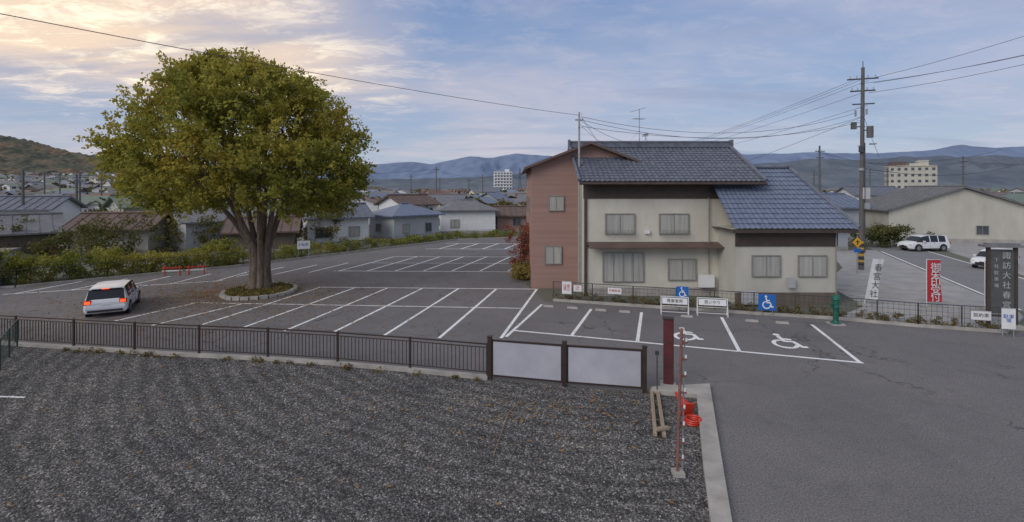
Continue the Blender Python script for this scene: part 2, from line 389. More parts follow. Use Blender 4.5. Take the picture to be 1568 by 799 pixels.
# ---------------------------------------------------------------- railing fence
def railing(name,line,h=1.1,post=2.9,base=0.1):
    g=MB()
    pts=[Vector(p) for p in line]; seg=[];tot=0
    for a,b_ in zip(pts[:-1],pts[1:]): seg.append((tot,a,b_)); tot+=(b_-a).length
    def at(d):
        for s0,a,b_ in reversed(seg):
            if d>=s0: 
                t=(d-s0)/(b_-a).length; return a.lerp(b_,min(t,1)),(b_-a).normalized()
    for a,b_ in zip(pts[:-1],pts[1:]):
        m_=(a+b_)/2; l=(b_-a).length; rz=math.atan2((b_-a).y,(b_-a).x)
        g.box((m_.x,m_.y,h+base-0.02),(l+0.02,0.05,0.045),'brown',rz)
        g.box((m_.x,m_.y,h+base-0.14),(l+0.02,0.03,0.03),'brown',rz)
        g.box((m_.x,m_.y,base+0.12),(l+0.02,0.03,0.03),'brown',rz)
    d=tot-0.05
    while d>0:
        p,_=at(d); g.box((p.x,p.y,(h+base)/2+0.05),(0.065,0.065,h+base-0.06),'brown',math.atan2(_.y,_.x)); d-=post
    d=0.07
    while d<tot:
        p,_=at(d); g.box((p.x,p.y,base+0.12+(h-0.26)/2),(0.022,0.022,h-0.27),'brown'); d+=0.145
    g.make(name)
railing('railing_fence',fence_line)
g=MB()
pts=[Vector(p) for p in panel_line]
for p in pts:
    g.box((p.x,p.y,0.73),(0.14,0.14,1.46),'brown',R(-13)); g.box((p.x,p.y,1.47),(0.17,0.17,0.03),'brown',R(-13))
for a,b_ in zip(pts[:-1],pts[1:]):
    m_=(a+b_)/2; d=b_-a; l=d.length-0.14; rz=math.atan2(d.y,d.x)
    g.box((m_.x,m_.y,0.74),(l-0.1,0.025,1.14),'panel',rz)
    g.box((m_.x,m_.y,1.34),(l,0.06,0.06),'brown',rz); g.box((m_.x,m_.y,0.14),(l,0.06,0.06),'brown',rz)
    dn=d.normalized()
    for s in(-1,1):
        q=m_+dn*s*(l/2-0.025); g.box((q.x,q.y,0.74),(0.05,0.05,1.14),'brown',rz)
g.make('panel_fence')
def meshfence(name,line,h,sp=1.8,wire=0.16,k='netgreen',z0=0.0,r=0.005,base=0.0):
    g=MB()
    for a,b_ in zip(line[:-1],line[1:]):
        a=Vector(a);b_=Vector(b_);l=(b_-a).length;n=max(1,round(l/sp));rz=math.atan2((b_-a).y,(b_-a).x)
        for i in range(n+1):
            p=a.lerp(b_,i/n); g.tube([(p.x,p.y,z0),(p.x,p.y,z0+h)],0.028,k,6)
        m_=(a+b_)/2
        for zz in np.arange(0.12,h,0.22): g.box((m_.x,m_.y,z0+zz),(l,0.012,0.012),k,rz)
        g.box((m_.x,m_.y,z0+h-0.02),(l,0.035,0.035),k,rz)
        n=int(l/wire)
        for i in range(n):
            p=a.lerp(b_,(i+.5)/n); g.box((p.x,p.y,z0+h/2+0.04),(0.01,0.01,h-0.12),k,rz)
        if base: g.box((m_.x,m_.y,base/2),(l,0.16,base),'conc',rz)
    return g.make(name)
meshfence('mesh_fence',[(-20.4,20.2),(-17.4,16.3),(-16,13)],1.15)
g=MB(); g.strip((-18.6,15.5),(-15.2,15.3),0.1,0.012); g.make('yard_marking')

# ---------------------------------------------------------------- pillar, pipe, cone, planks
g=MB(); g.box((0,0,1.12),(0.30,0.22,2.24),'maroon',R(-20)); g.box((0,0,2.26),(0.36,0.28,0.05),'brown',R(-20)); g.box((0,0,0.06),(0.5,0.4,0.12),'conc',R(-20))
g.box((0.19,0.08,1.1),(0.04,0.04,2.2),'rust',R(-20))
for zz in(0.5,1.0,1.5): g.box((0.0,-0.12,zz),(0.27,0.03,0.02),'brown',R(-20))
g.make('gate_pillar',loc=(5.15,16.15,0),bevel=0.01)
g=MB(); g.tube([(-0.02,0,0),(0.08,0,3.3)],0.035,'rust',10); g.tube([(0.11,0.05,0),(0.17,0.05,3.2)],0.016,'steel',6)
for i in range(8):
    zz=0.35+i*0.38; g.box((0.05+zz*0.03,0.02,zz),(0.17,0.05,0.04),'rust'); g.tube([(0.1+zz*0.03,0.0,zz+0.03),(0.1+zz*0.03,0.0,zz+0.10)],0.024,'white',8)
g.tube([(0.08,0,3.3),(0.08,0,3.35)],[0.045,0.02],'rust',10); g.box((0,0,0.05),(0.25,0.25,0.1),'conc')
g.make('rusty_pipe_post',loc=(3.78,11.15,0))
def cone(name,loc,rot):
    g=MB(); n=24
    prof=[(0.03,0.70),(0.045,0.69),(0.085,0.5),(0.125,0.3),(0.17,0.06),(0.19,0.045)]
    vs=[];fs=[]
    for r,zz in prof:
        for j in range(n): vs.append((r*math.cos(2*math.pi*j/n),r*math.sin(2*math.pi*j/n),zz))
    for i in range(len(prof)-1):
        for j in range(n):
            a=i*n+j;b_=i*n+(j+1)%n; fs.append((a,a+n,b_+n,b_))
    g.add(vs,fs,'orange'); g.box((0,0,0.022),(0.38,0.38,0.044),'orange')
    o=g.make(name,loc=loc); o.rotation_euler=rot; return o
cone('traffic_cone',(5.02,14.0,0.21),(R(-72),0,R(10)))
g=MB()
for q in range(3): g.tube([(0.20*math.cos(a)+0.02*q,0.20*math.sin(a),0.03+0.05*q) for a in np.linspace(0,6.3,28)],0.03,'orange',6)
g.make('red_hose_coil',loc=(5.0,13.62,0))
g=MB(); g.box((0,0,0.05),(0.3,0.22,0.09),'plastic'); g.make('rubber_block',loc=(5.2,14.8,0),rz=0.3,bevel=0.01)
for i,(x,y,dx) in enumerate([(4.12,14.3,0),(4.32,14.25,0.0)]):
    g=MB(); g.box((0,0,0.05),(0.10,3.0,0.09),'wood'); g.make('timber_beam',loc=(x,y,0.012),rz=R(-14+i*0.8),bevel=0.008)
g=MB(); g.box((0,0,0.06),(0.35,0.12,0.06),'wood'); g.make('timber_block',loc=(4.0,13.0,0.1),rz=R(15))
g=MB(); g.tube([(0.3,15.0,0.03),(-0.1,14.2,0.05),(-0.35,12.6,0.03),(-0.45,11.9,0.03)],0.012,'rope',5); g.make('string_line')
g=MB(); g.tube([(4.62,15.6,0),(4.62,15.6,1.05),(4.62,15.6,1.3)],[0.02,0.02,0.015],'darksteel',6); g.box((4.62,15.6,1.3),(0.12,0.05,0.12),'darksteel'); g.make('marker_stake')

# ---------------------------------------------------------------- tree
TX,TY=-16.2,31.5
tree=empty('zelkova_tree',(TX,TY,0))
prof=[(5.1,-21.6,-10.8),(5.8,-23.3,-9.9),(6.9,-24.1,-9.6),(8.6,-24.6,-9.7),(10.3,-24.3,-10.3),(12.0,-23.2,-11.6),(13.2,-21.8,-13.2),(14.2,-20.4,-15.4),(14.9,-18.9,-17.1)]
def pr(zq):
    for (z0,a0,b0),(z1,a1,b1) in zip(prof[:-1],prof[1:]):
        if z0<=zq<=z1:
            t=(zq-z0)/(z1-z0); return a0+(a1-a0)*t,b0+(b1-b0)*t
cs=[]
while len(cs)<1050:
    zq=random.uniform(5.1,14.8); a0,b0=pr(zq); cx=(a0+b0)/2; rx=(b0-a0)/2
    if random.random()>(rx/7.8): continue
    an=random.uniform(0,2*math.pi); u=random.random()**0.36
    lump=1+0.13*noise.noise(Vector((math.cos(an)*2.6,math.sin(an)*2.6,zq*0.6)))+0.05*random.uniform(-1,1)
    rr_=(rx-0.35)*u*lump
    x=cx+rr_*math.cos(an); y=TY+rr_*0.85*math.sin(an)
    if zq<6.0 and u<0.45: continue
    if noise.noise(Vector((x*0.5,y*0.5,zq*0.65+5)))<-0.16: continue
    cs.append((x,y,zq))
# each clump is a spray: short leafy shoots radiating outward and up from a twig
sp=[]
for c in cs:
    c=np.array(c); out=np.array([c[0]-(-17.2),c[1]-TY,(c[2]-7.0)*0.9+1.5]); out/=np.linalg.norm(out)
    for _ in range(random.randint(4,7)):
        d=out*0.9+rng.normal(size=3)*0.75; d[2]+=0.15; d/=np.linalg.norm(d); ln=random.uniform(0.55,1.25); m_=random.randint(15,23)
        t=rng.uniform(-0.15,1,m_)[:,None]
        sp.append(c+d*ln*t+rng.normal(size=(m_,3))*0.13*(1.25-t)-np.array([0,0,0.12])*(t**2))
pts_=np.vstack(sp)
tw=[]
for _ in range(420):
    zq=random.uniform(5.1,14.8); a0,b0=pr(zq); an=random.uniform(0,6.28); cx=(a0+b0)/2; rx=(b0-a0)/2
    k=random.uniform(0.96,1.09)
    tw.append((cx+rx*k*math.cos(an),TY+rx*k*0.85*math.sin(an),zq+0.3))
for q in [(-25.2,31.5,12.3),(-25.6,31.5,12.2),(-21.9,31,14.6),(-22.3,31,15.0),(-18.7,31,15.2),(-17.4,31,15.1),(-13.6,31,14.0),(-25.5,31.2,9.6),(-12.4,31,13.4)]: tw+= [q,(q[0]+0.4,q[1],q[2]-0.2)]
pts2=clumps(tw,20,0.36,0.9)
allp=np.vstack([pts_,pts2])-np.array([TX,TY,0])
lm=leafmat('zelkova_leaves',[(0.0,(0.11,0.14,0.04)),(0.25,(0.22,0.24,0.06)),(0.5,(0.37,0.36,0.08)),(0.75,(0.52,0.43,0.09)),(1.0,(0.54,0.33,0.08))],0.24,0.48)
leaves('foliage',allp,0.105,lm,parent=tree)
tb=MB()
def limb(p0,p1,r0,r1,bend,n=6,k=7):
    p0=Vector(p0);p1=Vector(p1); path=[];rad=[]
    for i in range(n+1):
        t=i/n; p=p0.lerp(p1,t); p.z+=bend*math.sin(math.pi*t)
        w=0.05*(p1-p0).length*math.sin(math.pi*t)
        p+=Vector((noise.noise(p*0.7),noise.noise(p*0.7+Vector((9,0,0))),0))*w
        path.append(p); rad.append(r0+(r1-r0)*t)
    tb.tube(path,rad,'bark',k); return path
crown=[Vector(c)-Vector((TX,TY,0)) for c in cs]
stems=[]
for i in range(9):
    a=i/9*2*math.pi+0.3; b0=Vector((0.46*math.cos(a),0.42*math.sin(a),0.0)); f=Vector((0.72*math.cos(a),0.6*math.sin(a),-0.1))
    top=Vector((-0.4+2.0*math.cos(a)*random.uniform(0.7,1.3),1.9*math.sin(a)*random.uniform(0.7,1.2),random.uniform(5.8,7.2)))
    path=[f,b0+Vector((0,0,0.5)),b0*0.9+Vector((0,0,1.6)),b0*1.1+Vector((0,0,2.8)),0,top]
    path[4]=Vector((top.x*0.5+b0.x*0.5,top.y*0.5+b0.y*0.5,4.5))
    tb.tube(path,[0.38,0.25,0.21,0.19,0.16,0.12],'bark',9); stems.append(top); 
tb.tube([(0,0,-0.1),(0,0,1.2),(0,0,2.6),(-0.1,0,3.4)],[0.6,0.42,0.34,0.2],'bark',12)
mains=[]
for s in stems:
    near=sorted(crown,key=lambda c:(c.xy-s.xy*2.2).length+abs(c.z-s.z-3)*0.5+random.random()*2)[:60]
    for c in random.sample(near,4):
        mains.append(limb(s,c,0.10,0.03,0.5))
allm=[p for m_ in mains for p in m_[2:]]
for c in random.sample(crown,420):
    q=min(allm,key=lambda p:(p-c).length+ (3 if p.z>c.z+0.5 else 0))
    limb(q,c,0.035,0.012,0.15,3,5)
tb.make('trunk_and_limbs',parent=tree,smooth=True)
g=MB(); n=26
ring=[(2.0*math.cos(2*math.pi*i/n),2.2*math.sin(2*math.pi*i/n)) for i in range(n)]
g.prism([(x*0.93,y*0.93) for x,y in ring],0,0.16,'soil')
for i in range(n):
    x,y=ring[i]; g.box((x,y,0.10),(0.44,0.24,0.2+random.uniform(-.03,.04)),'conc',math.atan2(y,x)+math.pi/2+random.uniform(-.1,.1))
g.make('tree_island',loc=(-15.9,30.9,0.004))
gm=leafmat('dry_grass_tufts',[(0,(0.07,0.08,0.03)),(0.5,(0.20,0.17,0.06)),(1,(0.36,0.22,0.09))],1.5,0.2)
pp=[]
for _ in range(2600):
    a=random.random()*6.28; r=math.sqrt(random.random())*1.9; pp.append((-15.9+r*math.cos(a),30.9+1.1*r*math.sin(a),0.17+random.random()*0.12))
leaves('island_grass',np.array(pp),0.07,gm)
pp=[]
for _ in range(9500):
    a=random.random()*6.28; r=abs(random.gauss(0,1))*5.5+0.8; x=-17.5+1.3*r*math.cos(a); y=30.5+r*math.sin(a)*0.95
    if not inpoly(x,y,lot): continue
    pp.append((x,y,0.025))
for _ in range(2400):
    x=random.uniform(-34,2); y=random.uniform(21,50)
    if inpoly(x,y,lot): pp.append((x,y,0.025))
for _ in range(150):
    x=random.gauss(1.2,1.8); y=random.gauss(14.4,0.9)
    if inpoly(x,y,gy): pp.append((x,y,0.05))
for _ in range(160):
    x=random.uniform(-14,4); y=random.uniform(10,18)
    if inpoly(x,y,gy): pp.append((x,y,0.05))
fl=leafmat('fallen_leaf',[(0,(0.16,0.10,0.05)),(0.5,(0.34,0.20,0.08)),(1,(0.44,0.22,0.08))],1.0,0.1)
leaves('fallen_leaves',np.array(pp),0.055,fl,flat=0.93)

# ---------------------------------------------------------------- hedge and shrubs
hm=leafmat('hedge_leaves',[(0,(0.08,0.11,0.03)),(0.4,(0.19,0.22,0.05)),(0.75,(0.40,0.37,0.08)),(1,(0.48,0.34,0.10))],0.35,0.35)
dm=leafmat('tree_leaves_mixed',[(0,(0.05,0.065,0.028)),(0.4,(0.12,0.13,0.05)),(0.75,(0.24,0.19,0.07)),(1,(0.36,0.20,0.09))],0.12,0.35)
hl=[(-44,28.5),(-33,32.6),(-29.6,35.8),(-23,41.8),(-13.6,54.8),(-7.2,63.3),(1,66.5)]
cc=[]
for i,(a,b_) in enumerate(zip(hl[:-1],hl[1:])):
    a=Vector(a);b_=Vector(b_);l=(b_-a).length; d=(b_-a).normalized(); nrm=Vector((-d.y,d.x))
    hh=[2.3,2.4,2.2,1.3,0.9,0.8][i]
    for _ in range(int(l*(22 if i<3 else 8))):
        t=random.random(); p=a.lerp(b_,t)+nrm*random.uniform(0.25,2.4)
        top=hh*(0.8+0.55*noise.noise(Vector((p.x*0.3,p.y*0.3,3))))
        cc.append((p.x,p.y,random.uniform(0.1,max(0.3,top))))
leaves('hedge',clumps(cc,60,0.45,0.8),0.085,hm)
meshfence('boundary_fence',[(x+0.1,y-0.1) for x,y in hl],1.2,2.5,0.5,'darksteel')
g=MB()
for a,b_ in zip(hl[:-1],hl[1:]):
    a=Vector(a);b_=Vector(b_); d=(b_-a).normalized(); nn=Vector((-d.y,d.x)); g.prism([a-nn*0.25,b_-nn*0.25,b_-nn*0.08,a-nn*0.08],0,0.14,'conc')
g.make('lot_kerb')
rm=leafmat('red_shrub_leaves',[(0,(0.16,0.07,0.045)),(0.5,(0.38,0.12,0.08)),(1,(0.46,0.26,0.14))],0.9,0.35)
cc=[(random.gauss(0.9,0.5),random.gauss(37.5,0.5),random.uniform(0.7,3.9)) for _ in range(90)]
sh=empty('red_leaf_shrub'); leaves('foliage',clumps(cc,36,0.42),0.075,rm,parent=sh)
g=MB()
for i in range(14): g.tube([(0.9,37.5,0),(0.9+random.uniform(-.3,.3),37.5,1.5),(0.9+random.uniform(-.9,.9),37.5+random.uniform(-.5,.5),random.uniform(3.0,4.4))],[0.05,0.03,0.01],'bark',5)
g.make('stems',parent=sh)
cc=[(random.gauss(1.1,0.6),random.gauss(35.5,0.9),random.uniform(0.1,1.2)) for _ in range(65)]
sm=leafmat('yellow_shrub_leaves',[(0,(0.10,0.09,0.03)),(0.5,(0.30,0.24,0.08)),(1,(0.42,0.30,0.12))],0.9,0.3)
leaves('low_shrub',clumps(cc,70,0.4),0.07,sm)

# ---------------------------------------------------------------- houses
def tiled(mb,e0,e1,r0,r1,k='tile',tw_=0.30,rows=14):
    e0,e1,r0,r1=map(Vector,(e0,e1,r0,r1))
    W=max((e1-e0).length,(r1-r0).length); nx=max(4,int(W/tw_)*4)
    nrm=((e1-e0) if (e1-e0).length>0.1 else (r1-r0)).cross(((r0+r1)-(e0+e1))).normalized()
    if nrm.z<0: nrm=-nrm
    vs=[];fs=[]; vv=[]
    for i in range(rows): vv+=[(i/rows,0.055),((i+1)/rows-0.001,0.0)]
    for v,h in vv:
        for j in range(nx+1):
            u=j/nx; p=e0.lerp(e1,u).lerp(r0.lerp(r1,u),v)
            vs.append(p+nrm*(h+0.05*(0.5+0.5*math.cos(u*W/tw_*2*math.pi))**1.5))
    for i in range(len(vv)-1):
        for j in range(nx):
            a=i*(nx+1)+j; fs.append((a,a+1,a+nx+2,a+nx+1))
    mb.add(vs,fs,k)
def window(mb,c,w,h,axis='y-',glass='glass',fr='alu',mull=1):
    x,y,z=c
    if axis=='y-':
        mb.box((x,y-0.02,z),(w,0.04,h),glass)
        for s in(-1,1): mb.box((x+s*(w/2+0.03),y-0.04,z),(0.06,0.09,h+0.12),fr); mb.box((x,y-0.04,z+s*(h/2+0.03)),(w,0.085,0.06),fr)
        for i in range(mull): mb.box((x-w/2+w*(i+1)/(mull+1),y-0.045,z),(0.05,0.05,h),fr)
    else:
        mb.box((x-0.02,y,z),(0.04,w,h),glass)
        for s in(-1,1): mb.box((x-0.04,y+s*(w/2+0.03),z),(0.09,0.06,h+0.12),fr); mb.box((x-0.04,y,z+s*(h/2+0.03)),(0.085,w,0.06),fr)
        for i in range(mull): mb.box((x-0.045,y-w/2+w*(i+1)/(mull+1),z),(0.05,0.05,h),fr)
hs=empty('tiled_roof_house')
w=MB(); w.box((9.5,33.75,3.5),(10.2,7.5,7.0),'beige')
w.box((9.5,29.97,6.42),(10.26,0.06,0.95),'trim'); 
for x in (4.5,14.5): w.box((x,29.95,3.0),(0.16,0.1,6.0),'trim')
w.box((9.0,29.96,3.05),(8.8,0.07,0.12),'trim'); w.box((9.5,29.965,0.25),(10.22,0.05,0.5),'conc')
w.box((15.45,31.0,2.15),(5.7,6.8,4.3),'beige2'); w.box((15.45,27.57,3.75),(5.76,0.06,0.9),'trim')  # dark strip at wing wall top paints in the shade under the eave
w.box((15.45,27.55,0.35),(5.8,0.1,0.7),'dwall')
w.box((5.1,38.2,4.0),(7.6,12.0,8.0),'pink')
w.add([(1.3,32.2,8.0),(8.9,32.2,8.0),(5.1,32.2,9.45),(1.3,44.2,8.0),(8.9,44.2,8.0),(5.1,44.2,9.45)],[(0,1,2),(3,5,4)],'pink')
w.add([(4.4,30,7),(4.4,37.5,7),(4.4,33.9,9.2),(14.6,30,7),(14.6,37.5,7),(14.6,33.9,9.2)],[(0,2,1),(3,4,5)],'beige')
w.make('walls',parent=hs)
r=MB()
tiled(r,(4.0,29.1,6.95),(15.1,29.1,6.95),(4.0,33.9,9.4),(15.1,33.9,9.4))
tiled(r,(4.0,38.7,6.95),(15.1,38.7,6.95),(4.0,33.9,9.4),(15.1,33.9,9.4))
r.box((9.55,29.12,6.88),(11.1,0.05,0.2),'trim'); r.poly([(4.0,29.1,6.9),(15.1,29.1,6.9),(15.1,30.0,7.3),(4.0,30,7.3)],'trim')
for s in range(3): r.box((9.55,33.9,9.45+s*0.1),(11.2,0.42-s*0.1,0.1),'tile')
r.tube([(3.95,33.9,9.78),(15.15,33.9,9.78)],0.09,'tile',8)
for x in(3.95,15.15): r.box((x,33.9,9.62),(0.12,0.55,0.62),'tile'); 
for x in (4.0,15.1):
    r.tube([(x,29.05,7.05),(x,33.9,9.5)],0.11,'tile',8); r.tube([(x,38.7,7.05),(x,33.9,9.5)],0.11,'tile',8)
E=[(12.2,27.0,4.3),(19.1,27.0,4.3),(19.1,35.2,4.3),(12.2,35.2,4.3)]; Rg=[(13.2,31.1,7.8),(17.6,31.1,7.8)]
tiled(r,E[0],E[1],(12.2,31.1,7.8),Rg[1],'tile2',0.3,13)
tiled(r,E[1],E[2],Rg[1],Rg[1],'tile2',0.3,13); tiled(r,E[3],E[2],(12.2,31.1,7.8),Rg[1],'tile2',0.3,13)
r.tube([(12.2,31.1,7.9),(17.7,31.1,7.95)],0.14,'tile',8); r.tube([(17.6,31.1,7.9),(19.15,27.0,4.42)],0.11,'tile',8); r.tube([(17.6,31.1,7.9),(19.15,35.2,4.42)],0.11,'tile',8)
r.box((15.65,27.03,4.2),(6.9,0.05,0.2),'trim'); r.box((19.08,31.1,4.2),(0.05,8.2,0.2),'trim'); r.poly([(12.2,27.0,4.2),(19.1,27.0,4.2),(19.1,34,4.28),(12.2,34,4.28)],'trim')
for s in(-1,1):
    x0=5.1+s*4.3
    r.add([(x0,31.6,7.95),(5.1,31.6,9.6),(5.1,44.6,9.6),(x0,44.6,7.95),(x0,31.6,7.8),(5.1,31.6,9.45),(5.1,44.6,9.45),(x0,44.6,7.8)],[(0,1,2,3),(4,7,6,5),(0,4,5,1),(0,3,7,4),(2,6,7,3)],'roofbrown')
r.make('roof',parent=hs)
wd=MB()
window(wd,(6.6,29.98,4.4),1.7,1.15,glass='curtain'); window(wd,(9.9,29.98,4.4),1.7,1.15,glass='curtain',mull=1); window(wd,(6.8,29.98,1.75),2.4,1.7,glass='curtain',mull=3); window(wd,(10.4,29.98,1.6),1.6,1.2,glass='curtain')
window(wd,(14.3,27.58,2.2),1.5,1.1,glass='curtain'); window(wd,(16.9,27.58,2.2),1.5,1.1,glass='curtain')
window(wd,(2.9,32.18,5.6),0.9,0.9,glass='curtain'); window(wd,(1.3,35.5,5.4),1.2,1.0,'x-'); window(wd,(1.3,40,5.4),1.2,1.0,'x-'); window(wd,(2.7,32.18,2.2),1.0,1.1,glass='curtain')
wd.make('windows',parent=hs)
g=MB(); g.box((8.6,29.5,3.15),(8.0,1.0,0.06),'roofbrown',rx=R(14)); g.tube([(14.75,29.9,0),(14.75,29.9,6.8)],0.04,'alu',6); g.tube([(4.0,28.98,6.84),(15.1,28.98,6.84)],0.06,'trim',6)
g.tube([(12.0,29.85,0),(12.0,29.85,6.0)],0.035,'alu',6); g.tube([(18.2,27.5,0),(18.2,27.5,4.2)],0.035,'alu',6)
g.box((11.8,29.75,0.95),(0.9,0.3,0.75),'white'); g.box((13.2,27.2,0.5),(0.8,0.3,0.7),'lgrey'); g.box((8.25,29.9,3.9),(0.3,0.15,0.2),'white')
for x in (6.6,9.9):
    g.box((x,29.75,3.72),(1.9,0.04,0.04),'alu'); g.box((x,29.75,4.0),(1.9,0.03,0.03),'alu')
    for q in range(9): g.box((x-0.92+q*0.23,29.75,3.86),(0.02,0.02,0.28),'alu')
g.box((15.6,27.35,1.3),(0.35,0.2,0.55),'lgrey')
g.make('awning_and_gutters',parent=hs)
g=MB(); g.tube([(0,0,0),(0,0,11.4)],[0.09,0.06],'steel',8); g.box((0,0,10.9),(0.5,0.06,0.06),'darksteel'); g.box((0,0,10.4),(0.06,0.4,0.06),'darksteel')
for zz in(10.9,10.4,11.2): g.tube([(0.15,-0.05,zz),(0.15,-0.05,zz+0.12)],0.05,'white',6)
g.make('service_mast',loc=(4.25,31.0,0))
def antenna(loc,h=2.4,rz=0.3):
    g=MB(); g.tube([(0,0,0),(0,0,h)],0.025,'steel',6); g.tube([(-0.7,0,h-0.25),(0.5,0,h+0.1)],0.014,'steel',5)
    for i in range(9): g.tube([(-0.6+i*0.13,-0.22+0.01*i,h-0.22+i*0.038),(-0.6+i*0.13,0.22-0.01*i,h-0.22+i*0.038)],0.01,'steel',4)
    g.tube([(-0.5,0,h-0.7),(0.4,0,h-0.7)],0.014,'steel',5)
    for i in range(5): g.tube([(-0.4+i*0.18,-0.35,h-0.7),(-0.4+i*0.18,0.35,h-0.7)],0.01,'steel',4)
    for a in(0,2.1,4.2): g.tube([(0,0,0.9),(0.9*math.cos(a),0.9*math.sin(a),0)],0.006,'steel',4)
    g.make('tv_antenna',loc=loc,rz=rz)
antenna((8.84,34.0,9.7)); antenna((9.4,34.4,9.2),1.2,1.2)

def house(name,x,y,w_,d,h,rh,rz,wall,roof,hip=False,win=True,z0=0,glass='glass'):
    e=empty(name,(x,y,z0),rz)
    m=MB(); m.box((0,0,h/2),(w_,d,h),wall)
    if not hip: m.add([(-w_/2,-d/2,h),(-w_/2,d/2,h),(-w_/2,0,h+rh*0.92),(w_/2,-d/2,h),(w_/2,d/2,h),(w_/2,0,h+rh*0.92)],[(0,2,1),(3,4,5)],wall)
    m.box((0,0,0.2),(w_+0.06,d+0.06,0.4),'conc')
    m.make('walls',parent=e)
    m=MB(); ov=0.6; k=(w_/2-d/2 if hip else w_/2+ov); k=max(k,0.3)
    A=(-w_/2-ov,-d/2-ov,h-0.1);B=(w_/2+ov,-d/2-ov,h-0.1);C=(w_/2+ov,d/2+ov,h-0.1);D=(-w_/2-ov,d/2+ov,h-0.1);P=(-k,0,h+rh);Q=(k,0,h+rh)
    dn=lambda p:(p[0],p[1],p[2]-0.16)
    m.add([A,B,C,D,P,Q,dn(A),dn(B),dn(C),dn(D)],[(0,1,5,4),(2,3,4,5),(1,2,5),(3,0,4),(6,7,1,0),(7,8,2,1),(8,9,3,2),(9,6,0,3),(9,8,7,6)] if hip else [(0,1,5,4),(2,3,4,5),(6,7,1,0),(8,9,3,2)],roof)
    if not hip:
        m.add([A,B,C,D,P,Q,dn(A),dn(B),dn(C),dn(D),dn(P),dn(Q)],[(0,4,10,6),(4,3,9,10),(1,7,11,5),(5,11,8,2),(6,10,11,7),(10,9,8,11)],roof)
    m.tube([(P[0],0,P[2]+0.06),(Q[0],0,Q[2]+0.06)],0.13,roof,6)
    # standing ribs on the slopes
    if not hip:
        nr=int((w_+1.2)/0.9)
        for i in range(nr+1):
            xx=-w_/2-ov+(w_+2*ov)*i/nr
            for s in(-1,1): m.tube([(xx,s*(d/2+ov),h-0.06),(xx,0,h+rh+0.03)],0.035,roof,4,False)
    m.make('roof',parent=e)
    m=MB()
    n=max(1,int(w_/3.2))
    fl=[1.5] if h<4 else [1.5,4.1]
    for zz in fl:
        if zz+0.7>h: continue
        for i in range(n):
            if random.random()<0.85: window(m,(-w_/2+w_*(i+.5)/n,-d/2,zz),random.choice([1.2,1.7,0.9]),1.1,glass=random.choice([glass,'curtain']))
        window(m,(-w_/2,random.uniform(-d/4,d/4),zz),1.2,1.0,'x-')
    m.make('windows',parent=e)
    return e
H=[('timber_house',-50,47,9,7,2.5,1.5,0.8,'dwall','roofgrey'),('brown_roof_house',-41,52,7,6,2.6,1.4,0.2,'beige2','roofbrown'),('grey_roof_house',-34,56,8,7,3.2,1.5,0.9,'lgrey','roofgrey'),
 ('small_timber_house',-26.5,52.5,6,5,2.3,1.2,0.35,'dwall','roofbrown'),('white_house',-22,60,7,6,3.3,1.4,0.6,'white','tile'),('blue_roof_house',-14.5,66,7,6,3.3,1.3,0.8,'lgrey','tile2'),
 ('grey_roof_house',-7,75,8,6,3.6,1.3,0.2,'white','roofgrey'),('brown_roof_house',7,82,8,7,3.4,1.4,0.2,'beige2','roofred'),('white_house',-62,62,9,7,4.2,1.4,0.3,'white','tile'),('grey_roof_house',-50,68,8,7,4.3,1.4,0.9,'beige2','roofgreen'),
 ('pink_wall_house',0.5,78,6,5,2.6,1.2,0.1,'pink','roofbrown'),('white_house',-38,74,8,7,4.4,1.3,0.1,'lgrey','tile'),('small_white_house',-17,80,7,6,4.2,1.4,0.9,'white','roofbrown')]
for a in H: house(*a,hip=random.random()<0.4)
house('gabled_house',57,66,11,16,4.0,2.9,1.35,'beige2','roofgrey')
house('blue_roof_house',40,64,7,7,4.4,1.5,0.2,'lgrey','tile2')
house('beige_house',36.5,72,7,7,4.9,1.5,0.9,'beige','roofbrown',hip=True)
house('green_roof_house',73,70,10,8,4.2,1.8,-0.1,'beige2','roofgreen',hip=True)
house('timber_house',88,74,10,9,4.6,1.8,-0.2,'dwall','roofbrown')
house('white_house',49,96,9,8,5.2,1.7,0.8,'white','roofbrown'); house('white_house',80,110,10,8,5.4,1.7,-0.1,'white','tile')
house('low_shop',33,54,5,4.5,2.5,0.8,0.3,'lgrey','tile2',hip=True)
g=MB(); g.box((0,0,1.1),(3.2,4,2.2),'lgrey'); g.box((0,0,2.26),(3.6,4.4,0.12),'roofgrey'); window(g,(0.4,-2.0,1.3),1.0,0.8); g.make('block_shed',loc=(-36.2,32.6,0),rz=0.4)

def block(name,x,y,w_,d,fl,wall,fh=3.0,rz=0,step=False):
    g=MB(); h=fl*fh; g.box((0,0,h/2),(w_,d,h),wall); g.box((0,0,h+0.25),(w_+0.4,d+0.4,0.5),wall)
    g.box((w_*0.25,0,h+1.8),(w_*0.22,d*0.5,2.6),wall)
    if step: g.box((-w_*0.28,0,h+1.4),(w_*0.32,d*0.8,2.4),'roofbrown'); g.box((w_*0.1,0,h+1.1),(w_*0.3,d*0.7,1.2),wall)
    n=int(w_/(3 if not step else 2.4))
    for f in range(fl):
        for i in range(n): g.box((-w_/2+w_*(i+.5)/n,-d/2-0.03,f*fh+1.7),(w_/n*(0.62 if not step else 0.45),0.12,1.3),'glass')
        if f and not step: g.box((0,-d/2-0.4,f*fh+0.5),(w_*0.96,0.8,0.9),wall)
        for i in range(3): g.box((-w_/2-0.03,-d/3+i*d/3,f*fh+1.7),(0.12,1.4,1.3),'glass')
    g.make(name,loc=(x,y,0),rz=rz)
block('apartment_block',-9.5,500,18,14,8,'white',3.0,0.1)
block('hotel_building',203,250,19,13,6,'beige2',3.0,-0.5,True)
block('apartment_block',-340,420,20,14,5,'white')
